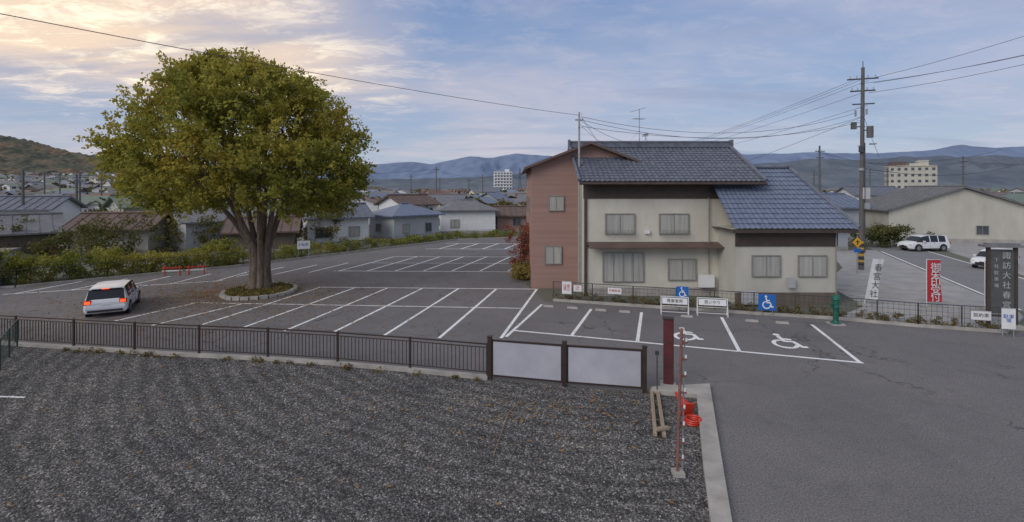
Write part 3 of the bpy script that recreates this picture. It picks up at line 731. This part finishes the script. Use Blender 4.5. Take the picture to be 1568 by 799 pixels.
def sstep(a,b_,x):
    t=max(0,min(1,(x-a)/(b_-a))); return t*t*(3-2*t)
def hillz(x,y):
    m_=sstep(-0.42,-0.80,x/max(y,1)); return m_*max(0,y-170)*0.047
g=MB(); vs=[];fs=[]; nx,ny=60,40
for j in range(ny+1):
    y=150+j*22
    for i in range(nx+1):
        x=y*(-1.75+1.4*i/nx); vs.append((x,y,hillz(x,y)-0.05*(i==nx)-0.05))
for j in range(ny):
    for i in range(nx): a=j*(nx+1)+i; fs.append((a,a+1,a+nx+2,a+nx+1))
g.add(vs,fs,'ground'); g.make('terrain_slope',smooth=True)
WL=['white','white','lgrey','beige2','beige','dwall']; RL=['tile','tile2','roofgrey','roofbrown','roofgrey','roofred','roofgreen']
t=MB()
def th(x,y,z0=0):
    w_=random.uniform(6,10);d=random.uniform(5.5,8);h=random.uniform(2.8,5.6);rh=random.uniform(1.0,1.9);rz=random.choice([0,1.57])+random.uniform(-0.5,0.6)
    if y<190: h=min(h,3.8)
    Mx=Matrix.Translation((x,y,z0))@Matrix.Rotation(rz,4,'Z')
    T=lambda L:[Mx@Vector(p) for p in L]
    wl=random.choice(WL); rl=random.choice(RL)
    a,b_=w_/2,d/2
    t.add(T([(-a,-b_,-3),(a,-b_,-3),(a,b_,-3),(-a,b_,-3),(-a,-b_,h),(a,-b_,h),(a,b_,h),(-a,b_,h),(-a,0,h+rh),(a,0,h+rh)]),[(0,1,5,4),(1,2,6,9,5),(2,3,7,6),(3,0,4,8,7)],wl)
    a+=.5;b_+=.5; t.add(T([(-a,-b_,h-.1),(a,-b_,h-.1),(a,b_,h-.1),(-a,b_,h-.1),(-a,0,h+rh+.1),(a,0,h+rh+.1)]),[(0,1,5,4),(2,3,4,5)],rl)
    a-=.5;b_-=.5
    for zz in ([1.5] if h<4.4 else [1.5,4.0]):
        for xx in(-a*0.5,a*0.4):
            t.add(T([(xx-.8,-b_-.04,zz-.5),(xx+.8,-b_-.04,zz-.5),(xx+.8,-b_-.04,zz+.6),(xx-.8,-b_-.04,zz+.6)]),[(0,1,2,3)],'glass')
        t.add(T([(-a-.04,-.8,zz-.5),(-a-.04,.8,zz-.5),(-a-.04,.8,zz+.6),(-a-.04,-.8,zz+.6)]),[(0,1,2,3)],'glass')
for _ in range(1500):
    y=95+ (random.random()**1.3)*800; x=random.uniform(-1.2,1.15)*y
    if x>25 and y<125: continue
    th(x,y,hillz(x,y))
t.make('distant_town')
cc=[]
for _ in range(900):
    y=80+(random.random()**1.4)*560; x=random.uniform(-1.2,1.15)*y
    if -4<x<25 and y<90: continue
    s=1 if y<200 else 1.8
    z_=hillz(x,y)
    for _ in range(3): cc.append((x+random.uniform(-1.5,1.5)*s,y,z_+random.uniform(0.8,4.2)*(1 if y<200 else 1.4)))
leaves('distant_trees',clumps(cc,26,1.7),0.5,dm)

# ---------------------------------------------------------------- mountains
M['mfar']=mat('far_mountain_hazed_forest',(0.20,0.26,0.40),(0.14,0.19,0.30),0.0022,1.0,detail=10)  # aerial haze is painted in as a blue base colour
M['mmid']=mat('mid_mountain_hazed_forest',(0.16,0.185,0.22),(0.075,0.10,0.135),0.004,1.0,detail=10)  # forest tone with bluish distance haze mixed into the colour
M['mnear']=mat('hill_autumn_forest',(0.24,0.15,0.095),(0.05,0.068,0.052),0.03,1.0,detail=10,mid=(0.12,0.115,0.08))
def range_(name,Y,depth,P,k,amp,nx=260,nv=26,fs=0.002,lump=0,rk=0.16):
    xs=np.linspace(P[0][0],P[-1][0],nx); H_=np.interp(xs,[p[0] for p in P],[p[1] for p in P])
    g=MB(); vs=[];fs_=[]
    for j in range(nv+1):
        v=j/nv
        for i,x in enumerate(xs):
            yy=Y-(1-v)*depth
            rn=noise.fractal(Vector((x*fs,yy*fs*0.6,1.3)),1.0,2.1,5)
            rid=1-abs(noise.noise(Vector((x*fs*1.3,yy*fs*0.5,7))))*1.6
            rid=rid*0.6+0.4*(1-abs(noise.noise(Vector((x*fs*3.4,yy*fs*0.9,3))))*1.8)
            fade=1-max(0,(v-0.85)/0.15)
            zz=H_[i]*(v**0.9)*(1-rk*fade+rk*fade*rid)+amp*rn*(0.3+0.7*v)*(1 if v<1 else 0.7)
            if lump: zz+=lump*(noise.noise(Vector((x*0.11,yy*0.11,2)))+0.6*random.random())*min(1,H_[i]*v/12)
            vs.append((x,yy,max(zz,-2) if j else -2))
    for i,x in enumerate(xs): vs.append((x,Y+depth*0.6,-2))
    for j in range(nv+1):
        for i in range(nx-1):
            a=j*nx+i; fs_.append((a,a+1,a+nx+1,a+nx))
    g.add(vs,fs_,k); g.make(name,smooth=not lump)
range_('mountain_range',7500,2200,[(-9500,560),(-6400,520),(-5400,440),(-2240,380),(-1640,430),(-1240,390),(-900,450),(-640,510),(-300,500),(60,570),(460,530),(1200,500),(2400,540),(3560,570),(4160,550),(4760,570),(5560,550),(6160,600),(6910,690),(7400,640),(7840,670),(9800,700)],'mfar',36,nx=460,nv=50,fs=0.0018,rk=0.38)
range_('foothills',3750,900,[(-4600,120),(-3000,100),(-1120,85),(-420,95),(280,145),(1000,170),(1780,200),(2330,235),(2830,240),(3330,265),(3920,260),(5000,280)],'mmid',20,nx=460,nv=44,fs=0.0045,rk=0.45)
range_('wooded_hill',900,330,[(-1500,175),(-1150,135),(-941,106),(-869,92),(-821,78),(-761,64),(-700,52),(-600,38),(-450,24),(-269,10),(-100,0)],'mnear',5,nx=420,nv=60,fs=0.012,lump=4.5)
range_('wooded_hill',1500,400,[(-2400,170),(-1400,120),(-1250,104),(-1000,80),(-800,55),(-500,20),(-300,0)],'mnear',6,nx=260,nv=30,fs=0.008,lump=5.0)

# ---------------------------------------------------------------- poles and wires
def wire(a,b_,sag,r=0.018,n=20):
    a=Vector(a);b_=Vector(b_); g.tube([(a.lerp(b_,i/n)-Vector((0,0,sag*4*(i/n)*(1-i/n)))) for i in range(n+1)],r,'wire',5)
def upole(loc,h,arms=2,rz=0.0,big=False):
    g=MB(); g.tube([(0,0,0),(0.12,0,h)] if big else [(0,0,0),(0,0,h)],[0.2,0.12],'pole',10)
    for i in range(arms):
        z_=h-0.9-i*0.95; g.box((0.1,0,z_),(2.1-0.4*i,0.1,0.1),'darksteel')
        for x in(-0.85,-0.4,0.35,0.85): g.tube([(x*(1-0.15*i)+0.1,0,z_+0.04),(x*(1-0.15*i)+0.1,0,z_+0.28)],[0.05,0.035],'steel',6)
    if big:
        g.tube([(0.12,0,h),(0.12,0,h+0.5)],0.03,'darksteel',6)
        g.tube([(0.55,-0.15,h-5.6),(0.55,-0.15,h-4.7)],0.24,'pole',12); g.box((0.3,-0.1,h-5.0),(0.5,0.08,0.08),'darksteel')
        g.box((-0.5,0,h-4.6),(0.35,0.3,0.55),'pole'); g.box((-0.2,0,h-4.7),(0.9,0.08,0.08),'darksteel')
        g.box((0.15,0,h-2.9),(1.5,0.09,0.09),'darksteel'); g.box((-0.05,-0.2,h-6.5),(0.3,0.25,0.5),'darksteel')
        g.box((0.75,-0.1,h-6.1),(0.4,0.4,0.1),'steel'); g.tube([(0,0,h-8.2),(0,0,h-8.0)],0.25,'steel',10)
        for i in range(8): g.tube([(0,0.0,0.5+i*0.25),(0,0,0.62+i*0.25)],0.205,'yellow' if i%2 else 'plastic',10)
        for i in range(22): g.tube([(-0.3*(i%2),0,2.5+i*0.5),(0.3*((i+1)%2),0,2.5+i*0.5)],0.012,'steel',4)
        g.box((0.3,-0.2,6.2),(0.5,0.03,0.9),'lgrey'); g.box((0.32,-0.25,5.2),(0.35,0.2,0.45),'steel')
        g.box((-0.35,0.1,h-3.6),(0.12,0.12,0.5),'steel'); g.box((0.4,0.1,h-3.5),(0.12,0.12,0.45),'steel'); g.tube([(0.2,-0.2,1.5),(0.2,-0.2,h-6)],0.035,'darksteel',6)
    o=g.make('utility_pole',loc=loc,rz=rz); return o
upole((27.8,39,0),16.2,2,R(-20),True)
for (x,y,h) in [(-23.2,150,13.5),(-33,160,11.5),(-9,150,11),(-59.9,60,8.9),(-64,72,8.6),(-75,85,9.5),(47.1,75,13.2),(82.9,90,12.6),(74,120,11),(115,150,13),(-150,200,12),(57,130,13),(-120,130,11),(-95,120,10.5),(-15,170,10.5),(-105,110,10.5),(-88,105,9.5),(-160,180,13),(-28,190,11),(95,130,12)]:
    upole((x,y,0),h,2,random.uniform(-.5,.5))
g=MB(); 
for s in(-1,1):
    for q in(-1,1): g.tube([(s*1.6,q*1.6,0),(s*0.25,q*0.25,24)],0.14,'darksteel',4)
for i in range(7):
    z_=3*i; a=1.6-1.35*z_/24; b_=1.6-1.35*(z_+3)/24
    for q in(-1,1): g.tube([(-a,q*a,z_),(b_,q*b_,z_+3)],0.09,'darksteel',4); g.tube([(a,q*a,z_),(-b_,q*b_,z_+3)],0.09,'darksteel',4)
g.box((0,0,20),(4,0.2,0.2),'darksteel');g.box((0,0,22.5),(3,0.2,0.2),'darksteel')
g.make('lattice_tower',loc=(6.4,400,0))
g=MB()
wire((-15.8,9,11.0),(4.25,31,11.2),0.25,0.012)
for (za,zb,s,dx) in [(11.1,12.6,1.3,-0.5),(10.9,12.4,1.5,0.2),(10.5,11.9,1.0,0)]: wire((4.4,31,za),(27.9+dx,39,zb),s,0.014)
wire((4.4,31,11.1),(14,60,9),0.6,0.012); wire((4.3,31,10.9),(9.2,33.9,9.5),0.3,0.012); wire((4.3,31,10.6),(7.0,33.0,9.0),0.1,0.01)
for dx,z_ in [(-0.7,15.2),(-0.2,15.2),(0.5,15.2),(0,14.2),(0.4,13.2)]:
    wire((27.9+dx,39,z_),(47.1+dx*0.5-26,105,12.3 if z_>14 else 11.4),1.0,0.014)
wire((27.7,39,12.2),(24,70,7.5),0.3,0.016)
for dx,z_,z2 in [(0.9,15.4,17.6),(0.9,15.0,15.9),(-0.3,14.9,15.5),(0.5,14.2,15.2)]:
    wire((27.9+dx,39,z_),(36.5+dx,30,z2+0.3),0.25,0.016)
wire((27.9,39,8.6),(60,60,11.4),0.5,0.018); wire((27.9,39,8.2),(60,58,9.5),0.9,0.024); wire((27.9,39,12.6),(33,44,9.4),0.05,0.014)
wire((-59.9,60,8.4),(-23.2,150,12.8),1.2,0.03); wire((-59.9,60,7.9),(-90,62,8.4),0.4,0.02); wire((-23.2,150,12.6),(-9,150,10.4),0.8,0.03); wire((-23.2,150,12.6),(-33,160,10.9),0.5,0.03)
wire((-59.9,60,8.2),(-88,105,9.2),0.6,0.025); wire((-88,105,9.2),(-105,110,10.2),0.4,0.03); wire((-59.9,60,7.4),(-40,110,8.8),0.6,0.022)
wire((47.1,75,12.2),(82.9,90,11.6),1.5,0.03); wire((82.9,90,11.6),(130,80,12),1.2,0.03)
g.make('overhead_wires')

# ---------------------------------------------------------------- fence on right, signs, banners
hf=[(2.4,28.55),(8.9,26.55),(16.3,24.45),(19.2,23.15),(22.4,22.15)]
meshfence('house_boundary_fence',hf,1.15,2.0,0.2,'darksteel',base=0.14)
dg=leafmat('dry_weeds',[(0,(0.07,0.07,0.03)),(0.5,(0.19,0.15,0.06)),(1,(0.32,0.22,0.10))],1.2,0.2)
cc=[]
for a,b_ in zip(hf[:-1],hf[1:]):
    a=Vector(a);b_=Vector(b_)
    for _ in range(int((b_-a).length*7)):
        p=a.lerp(b_,random.random()); cc.append((p.x+random.uniform(0,.3),p.y+random.uniform(0.15,0.8),random.uniform(0.03,0.4)))
for a,b_ in zip(fence_line[1:-1],fence_line[2:]):
    a=Vector(a);b_=Vector(b_)
    for _ in range(int((b_-a).length*1.2)):
        p=a.lerp(b_,random.random()); cc.append((p.x,p.y-0.25-random.random()*0.15,0.03))
leaves('weeds',clumps(cc,45,0.2),0.05,dg)
def sq_sign(name,loc,s,rz=R(-16),h=0.9):
    e=empty(name,loc,rz); m=MB(); m.box((0,0,0),(s,0.03,s),'blue'); 
    for q in(-1,1): m.tube([(q*s*0.3,0.03,-loc[2]),(q*s*0.3,0.03,s/2)],0.02,'steel',6)
    m.make('board',parent=e,bevel=0.008)
    m=MB(); yy=-0.018
    for q in wheelchair2d(0.13):
        m.add([(p.x*s*0.6-0.03*s,yy,p.y*s*0.6) for p in q],[tuple(range(len(q)))],'white'); yy-=0.0004
    m.make('symbol',parent=e)
sq_sign('wheelchair_sign',(13.1,25.15,0.70),0.82); sq_sign('wheelchair_sign',(9.15,26.3,0.98),0.62)
def stand(name,loc,w_,h,txt,rz=R(-14)):
    e=empty(name,loc,rz); m=MB()
    for q in(-1,1):
        m.tube([(q*w_/2,-0.18,0),(q*w_/2,0,h)],0.022,'white',6); m.tube([(q*w_/2,0.2,0),(q*w_/2,0,h)],0.022,'white',6); m.tube([(q*w_/2,-0.15,0.15),(q*w_/2,0.16,0.15)],0.016,'white',6)
    m.tube([(-w_/2,0,h),(w_/2,0,h)],0.022,'white',6); m.tube([(-w_/2,-0.09,h*0.5),(w_/2,-0.09,h*0.5)],0.016,'white',6); m.tube([(-w_/2,-0.15,h*0.18),(w_/2,-0.15,h*0.18)],0.016,'white',6)
    m.make('frame',parent=e); m=MB(); m.box((0,-0.06,h*0.78),(w_*0.92,0.02,h*0.34),'white',rx=R(-10)); m.make('board',parent=e)
    text(txt,0.2,e,(0,-0.08,h*0.78),(R(80),0,0),'signdark')
stand('barrier_sign',(8.45,25.45,0),1.35,0.92,'障害者用'); stand('barrier_sign',(10.3,25.2,0),1.45,0.9,'思いやり')
def board(name,loc,w_,h,txt,rz=R(-16),k='white',tk='signdark',ts=0.12,legs=False):
    e=empty(name,loc,rz); m=MB(); m.box((0,0,0),(w_,0.02,h),k)
    m.box((0,0,h/2+0.012),(w_+0.03,0.035,0.022),'steel'); m.box((0,0,-h/2-0.012),(w_+0.03,0.035,0.022),'steel')
    if legs:
        for q in(-1,1): m.tube([(q*w_*0.4,0.03,-loc[2]),(q*w_*0.4,0.03,h/2)],0.02,'steel',6)
    m.make('board',parent=e); text(txt,ts,e,(0,-0.014,0),(R(90),0,0),tk)
board('notice_sign',(3.15,28.2,0.85),0.55,0.7,'注意\n禁止',ts=0.2,tk='red'); board('notice_sign',(3.75,28.02,0.85),0.45,0.35,'止',k='white',tk='red',ts=0.3)
board('notice_sign',(5.75,27.45,0.82),0.75,0.34,'月極駐車',tk='red',ts=0.16); board('notice_sign',(21.4,22.35,0.75),0.75,0.4,'契約車',ts=0.2)
board('notice_sign',(21.9,21.6,0.8),0.5,0.9,'駐車\n場',tk='blue',ts=0.2,legs=True)
board('notice_sign',(-19.4,45.6,1.35),1.1,0.75,'P 駐車',rz=0.5,tk='blue',ts=0.3,legs=True)
def nobori(loc,h,w_,k,txt,tk,lean=0.0,rz=0):
    e=empty('banner_flag',loc,rz); m=MB(); m.tube([(0,0,0),(lean*h,0,h)],0.018,'white',6); m.tube([(lean*h,0,h-0.03),(lean*h+w_,0,h-0.03)],0.012,'white',6); m.box((0,0,0.06),(0.4,0.4,0.12),'conc'); m.make('pole',parent=e)
    m=MB(); vs=[];fs=[];nx,nz=8,16
    for j in range(nz+1):
        for i in range(nx+1):
            u=i/nx;v=j/nz; zz=0.35+(h-0.4)*v; vs.append((lean*zz+0.02+u*w_,0.06*math.sin(u*5+v*4)*(1-v*0.6)*u*1.5,zz))
    for j in range(nz):
        for i in range(nx): a=j*(nx+1)+i; fs.append((a,a+1,a+nx+2,a+nx+1))
    m.add(vs,fs,k); m.make('cloth',parent=e,smooth=True)
    n=len(txt)
    for i,ch in enumerate(txt):
        zz=h-0.35-(h-0.7)*(i+0.35)/n; text(ch,w_*0.75,e,(lean*zz+0.02+w_*0.5,-0.11,zz),(R(90),0,0),tk,'lettering')
nobori((19.4,27,0.1),2.6,0.6,'white','春宮大社','signdark',0.20); nobori((22.35,26.4,0.1),2.65,0.75,'red','御朱印受付','white'); nobori((25.1,26.0,0.1),2.65,0.5,'red','御朱印受付','white')
e=empty('shrine_signboard',(22.9,22.9,0),R(-10)); m=MB()
for q in(-1,1): m.box((q*0.55,0,1.9),(0.12,0.14,3.8),'trim')
m.box((0,0,2.2),(0.98,0.06,3.0),'signdark'); m.box((0,0,3.86),(1.6,0.5,0.1),'roofgrey'); m.box((0,0,3.95),(1.3,0.3,0.08),'roofgrey'); m.box((0,0,0.6),(1.0,0.08,0.1),'trim'); m.box((0,0,0.1),(1.5,0.5,0.2),'conc')
m.make('structure',parent=e)
for i,ch in enumerate('諏訪大社春宮'): text(ch,0.36,e,(0.16,-0.05,3.4-i*0.46),(R(90),0,0),'lgrey')
for i,ch in enumerate('下社駐車場'): text(ch,0.2,e,(-0.25,-0.05,3.2-i*0.3),(R(90),0,0),'lgrey')
e=empty('warning_sign',(26.1,37,0)); m=MB(); m.tube([(0,0.03,0),(0,0.03,3.0)],0.035,'steel',8); m.box((0,0,2.5),(0.55,0.03,0.55),'yellow',ry=R(45)); m.box((0,-0.02,2.5),(0.07,0.02,0.35),'plastic'); m.box((0,-0.02,2.56),(0.28,0.015,0.06),'plastic'); m.box((0,0,1.9),(0.5,0.03,0.3),'blue'); m.make('post_and_plate',parent=e)
g=MB()
prf=[(0.24,0),(0.24,0.08),(0.15,0.12),(0.12,0.2),(0.12,0.75),(0.17,0.8),(0.17,0.86),(0.14,0.9),(0.14,1.15),(0.19,1.2),(0.17,1.3),(0.08,1.4),(0.03,1.46)]
g.tube([(0,0,z_) for r_,z_ in prf],[r_ for r_,z_ in prf],'green',16); g.tube([(0,0,1.0),(-0.3,-0.1,0.98),(-0.34,-0.1,0.85)],[0.06,0.05,0.05],'green',8); g.tube([(0,0,1.3),(0.3,0.1,1.42),(0.5,0.15,1.1)],[0.025,0.022,0.02],'green',6); g.box((0,0,0.03),(0.6,0.6,0.06),'conc')
g.make('water_hand_pump',loc=(15.6,23.6,0.004),smooth=False)
for loc,rz in (((-25.6,36.9,0),0.3),((-24.1,37.4,0),0.4)):
    g=MB()
    for x in(-0.5,0.5): g.tube([(x,-0.15,0),(x,0,0.75)],0.03,'orange',6); g.tube([(x,0.2,0),(x,0,0.75)],0.03,'orange',6)
    g.box((0,0,0.6),(1.3,0.04,0.10),'orange'); g.box((0,0,0.38),(1.3,0.04,0.10),'white')
    g.make('safety_barrier',loc=loc,rz=rz)
gmh=leafmat('evergreen_leaves',[(0,(0.03,0.045,0.02)),(0.5,(0.09,0.11,0.045)),(1,(0.22,0.18,0.07))],0.8,0.2)
cc=[(random.gauss(42.2,1.3),random.gauss(55.5,0.8),random.uniform(0.3,2.2)) for _ in range(75)]
leaves('garden_bush',clumps(cc,70,0.6),0.11,gmh)
cc=[(random.uniform(62,80),random.gauss(60,1),random.uniform(0.3,2.6)) for _ in range(90)]; leaves('garden_bush',clumps(cc,70,0.7),0.14,gmh)
cc=[]
for _ in range(330):
    x=random.uniform(-58,-19); y=44+(x+45)*0.42+random.uniform(0,6) if x>-36 else 43+random.uniform(0,7)
    if y<42 and x>-25: continue
    tp=2.4+2.4*noise.noise(Vector((x*0.22,y*0.1,4)))
    cc.append((x,max(y,44),random.uniform(0.3,max(1.0,tp+1.0))))
leaves('garden_trees',clumps(cc,70,0.75),0.12,dm)

# ---------------------------------------------------------------- cars
def car(name,rear,theta,L_=4.4,W_=1.75,Ht=1.5,lit=False,suv=False):
    e=empty(name,(rear[0],rear[1],0.005),theta)
    m=MB(); zb=0.24; k=L_/4.4; hw=W_/2
    belt=0.90*Ht/1.5; 
    S=[(0.0,hw*0.88,0.36,belt*0.80,belt*0.82,hw*0.82,''),
       (0.05,hw*0.96,0.28,belt*0.94,belt*0.97,hw*0.88,''),
       (0.09,hw*0.98,zb,belt*0.98,belt*0.98+0.02,hw*0.88,'rear'),
       (0.28,hw,zb,belt,Ht-0.10,hw*0.79,'pil'),
       (0.50,hw,zb,belt,Ht-0.04,hw*0.78,'win'),
       (1.25,hw,zb,belt,Ht,hw*0.78,'pil'),
       (1.35,hw,zb,belt,Ht,hw*0.78,'win'),
       (2.15,hw,zb,belt*0.99,Ht,hw*0.78,'pil'),
       (2.25,hw,zb,belt*0.99,Ht-0.01,hw*0.77,'win'),
       (2.90,hw,zb,belt*0.98,Ht-0.10,hw*0.74,'win'),
       (3.02,hw,zb,belt*0.98,Ht-0.16,hw*0.73,'wind'),
       (3.60,hw,zb,belt*0.97,belt*1.02,hw*0.80,''),
       (4.05,hw*0.97,zb,belt*0.88,belt*0.93,hw*0.76,''),
       (4.30,hw*0.90,0.28,belt*0.74,belt*0.80,hw*0.72,''),
       (4.4,hw*0.80,0.36,belt*0.55,belt*0.60,hw*0.66,'')]
    rings=[]
    for (x,w_,zl,bt,rz_,rw,fl) in S:
        zm=zl+(bt-zl)*0.55
        half=[(w_*0.9,zl),(w_*0.985,zl+0.08),(w_,zm),(w_*0.965,bt),(rw,rz_),(rw*0.6,rz_+0.035)]
        ring=[(x*k,-a,b_) for a,b_ in half]+[(x*k,a,b_) for a,b_ in half[::-1]]
        rings.append(ring)
    n=12; vs=[p for r_ in rings for p in r_]
    body=[];gl=[]
    for i in range(len(rings)-1):
        fl=S[i][6]
        for j in range(n):
            a=i*n+j;b_=i*n+(j+1)%n; f=(a,b_,b_+n,a+n)
            if j in(3,7) and fl in('win',): gl.append(f)
            elif j in(4,5,6) and fl in('rear','wind'): gl.append(f)
            elif j in(3,7) and fl=='wind': gl.append(f)
            else: body.append(f)
    body.append(tuple(range(n))[::-1]); body.append(tuple((len(rings)-1)*n+j for j in range(n)))
    m.add(vs,body,'carwhite'); m.add(vs,gl,'carglass')
    m.make('body',parent=e)
    m=MB()
    for x in(0.80*k,3.50*k):
        for s in(-1,1):
            y=s*(hw-0.10); R0=0.32 if not suv else 0.36
            m.tube([(x,y-0.11,R0),(x,y+0.11,R0)],R0,'tyre',24); m.tube([(x,s*(hw+0.012),R0),(x,s*(hw+0.02),R0)],R0*0.62,'hub',16)
            m.tube([(x,s*(hw-0.02),R0+0.02),(x,s*(hw+0.004),R0+0.02)],R0+0.06,'plastic',24)
    m.make('wheels',parent=e)
    m=MB()
    for s in(-1,1):
        m.box((0.06,s*(hw*0.80),belt*0.90),(0.12,hw*0.34,belt*0.24),'taild'); 
        if lit: m.box((0.0,s*(hw*0.80),belt*0.90),(0.03,hw*0.26,belt*0.16),'tail')
        m.box((4.28*k,s*hw*0.74,belt*0.70),(0.14,hw*0.34,0.15),'head')
        m.box((3.0*k,s*(hw+0.1),belt+0.08),(0.14,0.2,0.14),'carwhite')
        m.box((2.15*k,s*(hw+0.002),0.29),(1.9*k,0.03,0.10),'plastic')
        for xx in(1.75,2.75): m.box((xx*k,s*(hw*0.99),belt-0.12),(0.16,0.04,0.03),'plastic')
        for xx in(1.3,2.2,3.1): m.box((xx*k,s*(hw*1.0),0.62),(0.012,0.012,0.55),'plastic')
    m.box((-0.005,0,belt*0.68),(0.03,0.34,0.17),'plate'); m.box((0.02,0,0.36),(0.08,W_*0.80,0.10),'plastic'); m.box((0.02,0,0.52),(0.1,W_*0.90,0.14),'carwhite')
    m.box((0.035,0,belt*0.86),(0.05,W_*0.50,0.05),'plastic')
    m.box((4.40*k,0,0.48),(0.05,W_*0.5,0.16),'plastic'); m.box((4.36*k,0,0.36),(0.1,W_*0.7,0.1),'plastic'); m.box((4.42*k,0,0.6),(0.03,0.3,0.06),'plastic')
    m.box((0.22,0,Ht-0.03),(0.24,W_*0.68,0.035),'carwhite'); 
    m.tube([(0.12,0.1,belt+0.08),(0.2,-0.35,belt+0.22)],0.012,'plastic',4)
    if lit: m.box((0.09,0,Ht-0.05),(0.02,0.30,0.03),'tail')
    if suv:
        for s in(-1,1): m.tube([(0.7,s*hw*0.66,Ht+0.06),(2.7*k,s*hw*0.66,Ht+0.05)],0.02,'plastic',6)
    m.make('lamps_and_trim',parent=e,bevel=0.015)
car('station_wagon',(-20.6,24.8),R(90+29),4.4,1.78,1.50,lit=True)
car('parked_suv',(46.0,52.3),R(184),4.5,1.8,1.65,suv=True)
car('parked_car',(42.0,41.6),R(205),4.2,1.7,1.5)

# ---------------------------------------------------------------- world
wld=bpy.data.worlds.new('World'); scene.world=wld; wld.use_nodes=True; nt=wld.node_tree; nt.nodes.clear()
out=N(nt,'ShaderNodeOutputWorld'); bg=N(nt,'ShaderNodeBackground'); bg.inputs[1].default_value=0.1
sky=N(nt,'ShaderNodeTexSky'); sky.sky_type='NISHITA'; sky.sun_disc=False; sky.sun_elevation=R(32)
sdir=Vector((-0.62,-0.58,0.0)).normalized(); az=math.atan2(sdir.x,sdir.y); sky.sun_rotation=az%(2*math.pi)
tc=N(nt,'ShaderNodeTexCoord'); gen=tc.outputs['Generated']
sp=N(nt,'ShaderNodeSeparateXYZ'); nt.links.new(gen,sp.inputs[0]); X,Y,Z=sp.outputs
zc=math_(nt,'MAXIMUM',Z,0.0)
grad=ramp(nt,[(0.0,(5.0,5.2,6.1)),(0.06,(4.1,4.9,6.4)),(0.2,(2.9,4.0,6.2)),(0.36,(2.2,3.3,5.8)),(0.6,(4.4,4.8,5.6)),(1.0,(5.4,5.5,5.7))])
nt.links.new(zc,grad.inputs[0])
base=mixrgb(nt,0.82,sky.outputs[0],grad.outputs[0])
den=math_(nt,'ADD',zc,0.10); px=math_(nt,'DIVIDE',X,den); py=math_(nt,'DIVIDE',Y,den)
cv=N(nt,'ShaderNodeCombineXYZ'); nt.links.new(px,cv.inputs[0]); nt.links.new(py,cv.inputs[1])
def wn(scale,detail,rough,stretch,off=(0,0,0),dist=0.4):
    mp=N(nt,'ShaderNodeMapping'); mp.inputs['Scale'].default_value=stretch; mp.inputs['Location'].default_value=off; nt.links.new(cv.outputs[0],mp.inputs[0])
    n=N(nt,'ShaderNodeTexNoise'); n.inputs['Scale'].default_value=scale; n.inputs['Detail'].default_value=detail; n.inputs['Roughness'].default_value=rough; n.inputs['Distortion'].default_value=dist
    nt.links.new(mp.outputs[0],n.inputs['Vector']); return n.outputs['Fac']
c1=wn(0.42,5,0.6,(0.8,1.1,1),(3.1,1.7,0)); c2=wn(3.4,5,0.72,(0.8,1.3,1),(0,4,0),0.5)
broad=maprange(nt,c1,0.40,0.66)
dv=N(nt,'ShaderNodeVectorMath'); dv.operation='DOT_PRODUCT'; nt.links.new(gen,dv.inputs[0]); dv.inputs[1].default_value=Vector((-0.64,0.69,0.31)).normalized()
dn_=math_(nt,'ADD',dv.outputs['Value'],math_(nt,'MULTIPLY',math_(nt,'SUBTRACT',c1,0.5),0.25))
warm=maprange(nt,dn_,0.80,0.985)
el=maprange(nt,math_(nt,'ADD',Z,math_(nt,'MULTIPLY',math_(nt,'SUBTRACT',c2,0.5),0.10)),0.10,0.21); warmh=math_(nt,'MULTIPLY',warm,el)
ccol=mixrgb(nt,warmh,(5.6,5.6,6.9),(12.0,9.2,5.6))
ccol=mixrgb(nt,maprange(nt,dn_,0.45,0.93,0,0.5),ccol,(9.2,7.0,6.0))
f1=math_(nt,'MULTIPLY',broad,0.55)
f1=math_(nt,'MAXIMUM',f1,math_(nt,'MULTIPLY',warmh,0.85))
col=mixrgb(nt,f1,base,ccol)
fine=maprange(nt,c2,0.47,0.66); ff=math_(nt,'MULTIPLY',fine,math_(nt,'ADD',math_(nt,'MULTIPLY',warmh,0.65),0.12))
col=mixrgb(nt,ff,col,mixrgb(nt,warmh,(8.0,7.2,7.2),(14.0,12.4,9.4)))
dk=maprange(nt,wn(0.9,5,0.6,(0.5,1.6,1),(7,2,0)),0.50,0.72,0,0.6)
col=mixrgb(nt,dk,col,(3.2,3.8,5.4))
nt.links.new(col,bg.inputs[0]); nt.links.new(bg.outputs[0],out.inputs[0])

sun=bpy.data.lights.new('sun','SUN'); sun.energy=1.4; sun.angle=R(35); sun.color=(1,0.94,0.87)
so=bpy.data.objects.new('sun',sun); COL.objects.link(so)
sd=Vector((sdir.x*math.cos(R(32)),sdir.y*math.cos(R(32)),math.sin(R(32))))
so.rotation_euler=(-sd).to_track_quat('-Z','Y').to_euler(); so.location=(-30,-30,40)

cam=bpy.data.cameras.new('camera'); cam.sensor_width=36; cam.lens=36*750/1568; cam.shift_y=-109.5/1568; cam.clip_end=40000; cam.clip_start=0.1
co=bpy.data.objects.new('camera',cam); COL.objects.link(co); co.location=(0,0,6.5); co.rotation_euler=(R(90),0,0)
scene.camera=co
scene.view_settings.view_transform='Standard'; scene.view_settings.look='None'; scene.view_settings.exposure=0
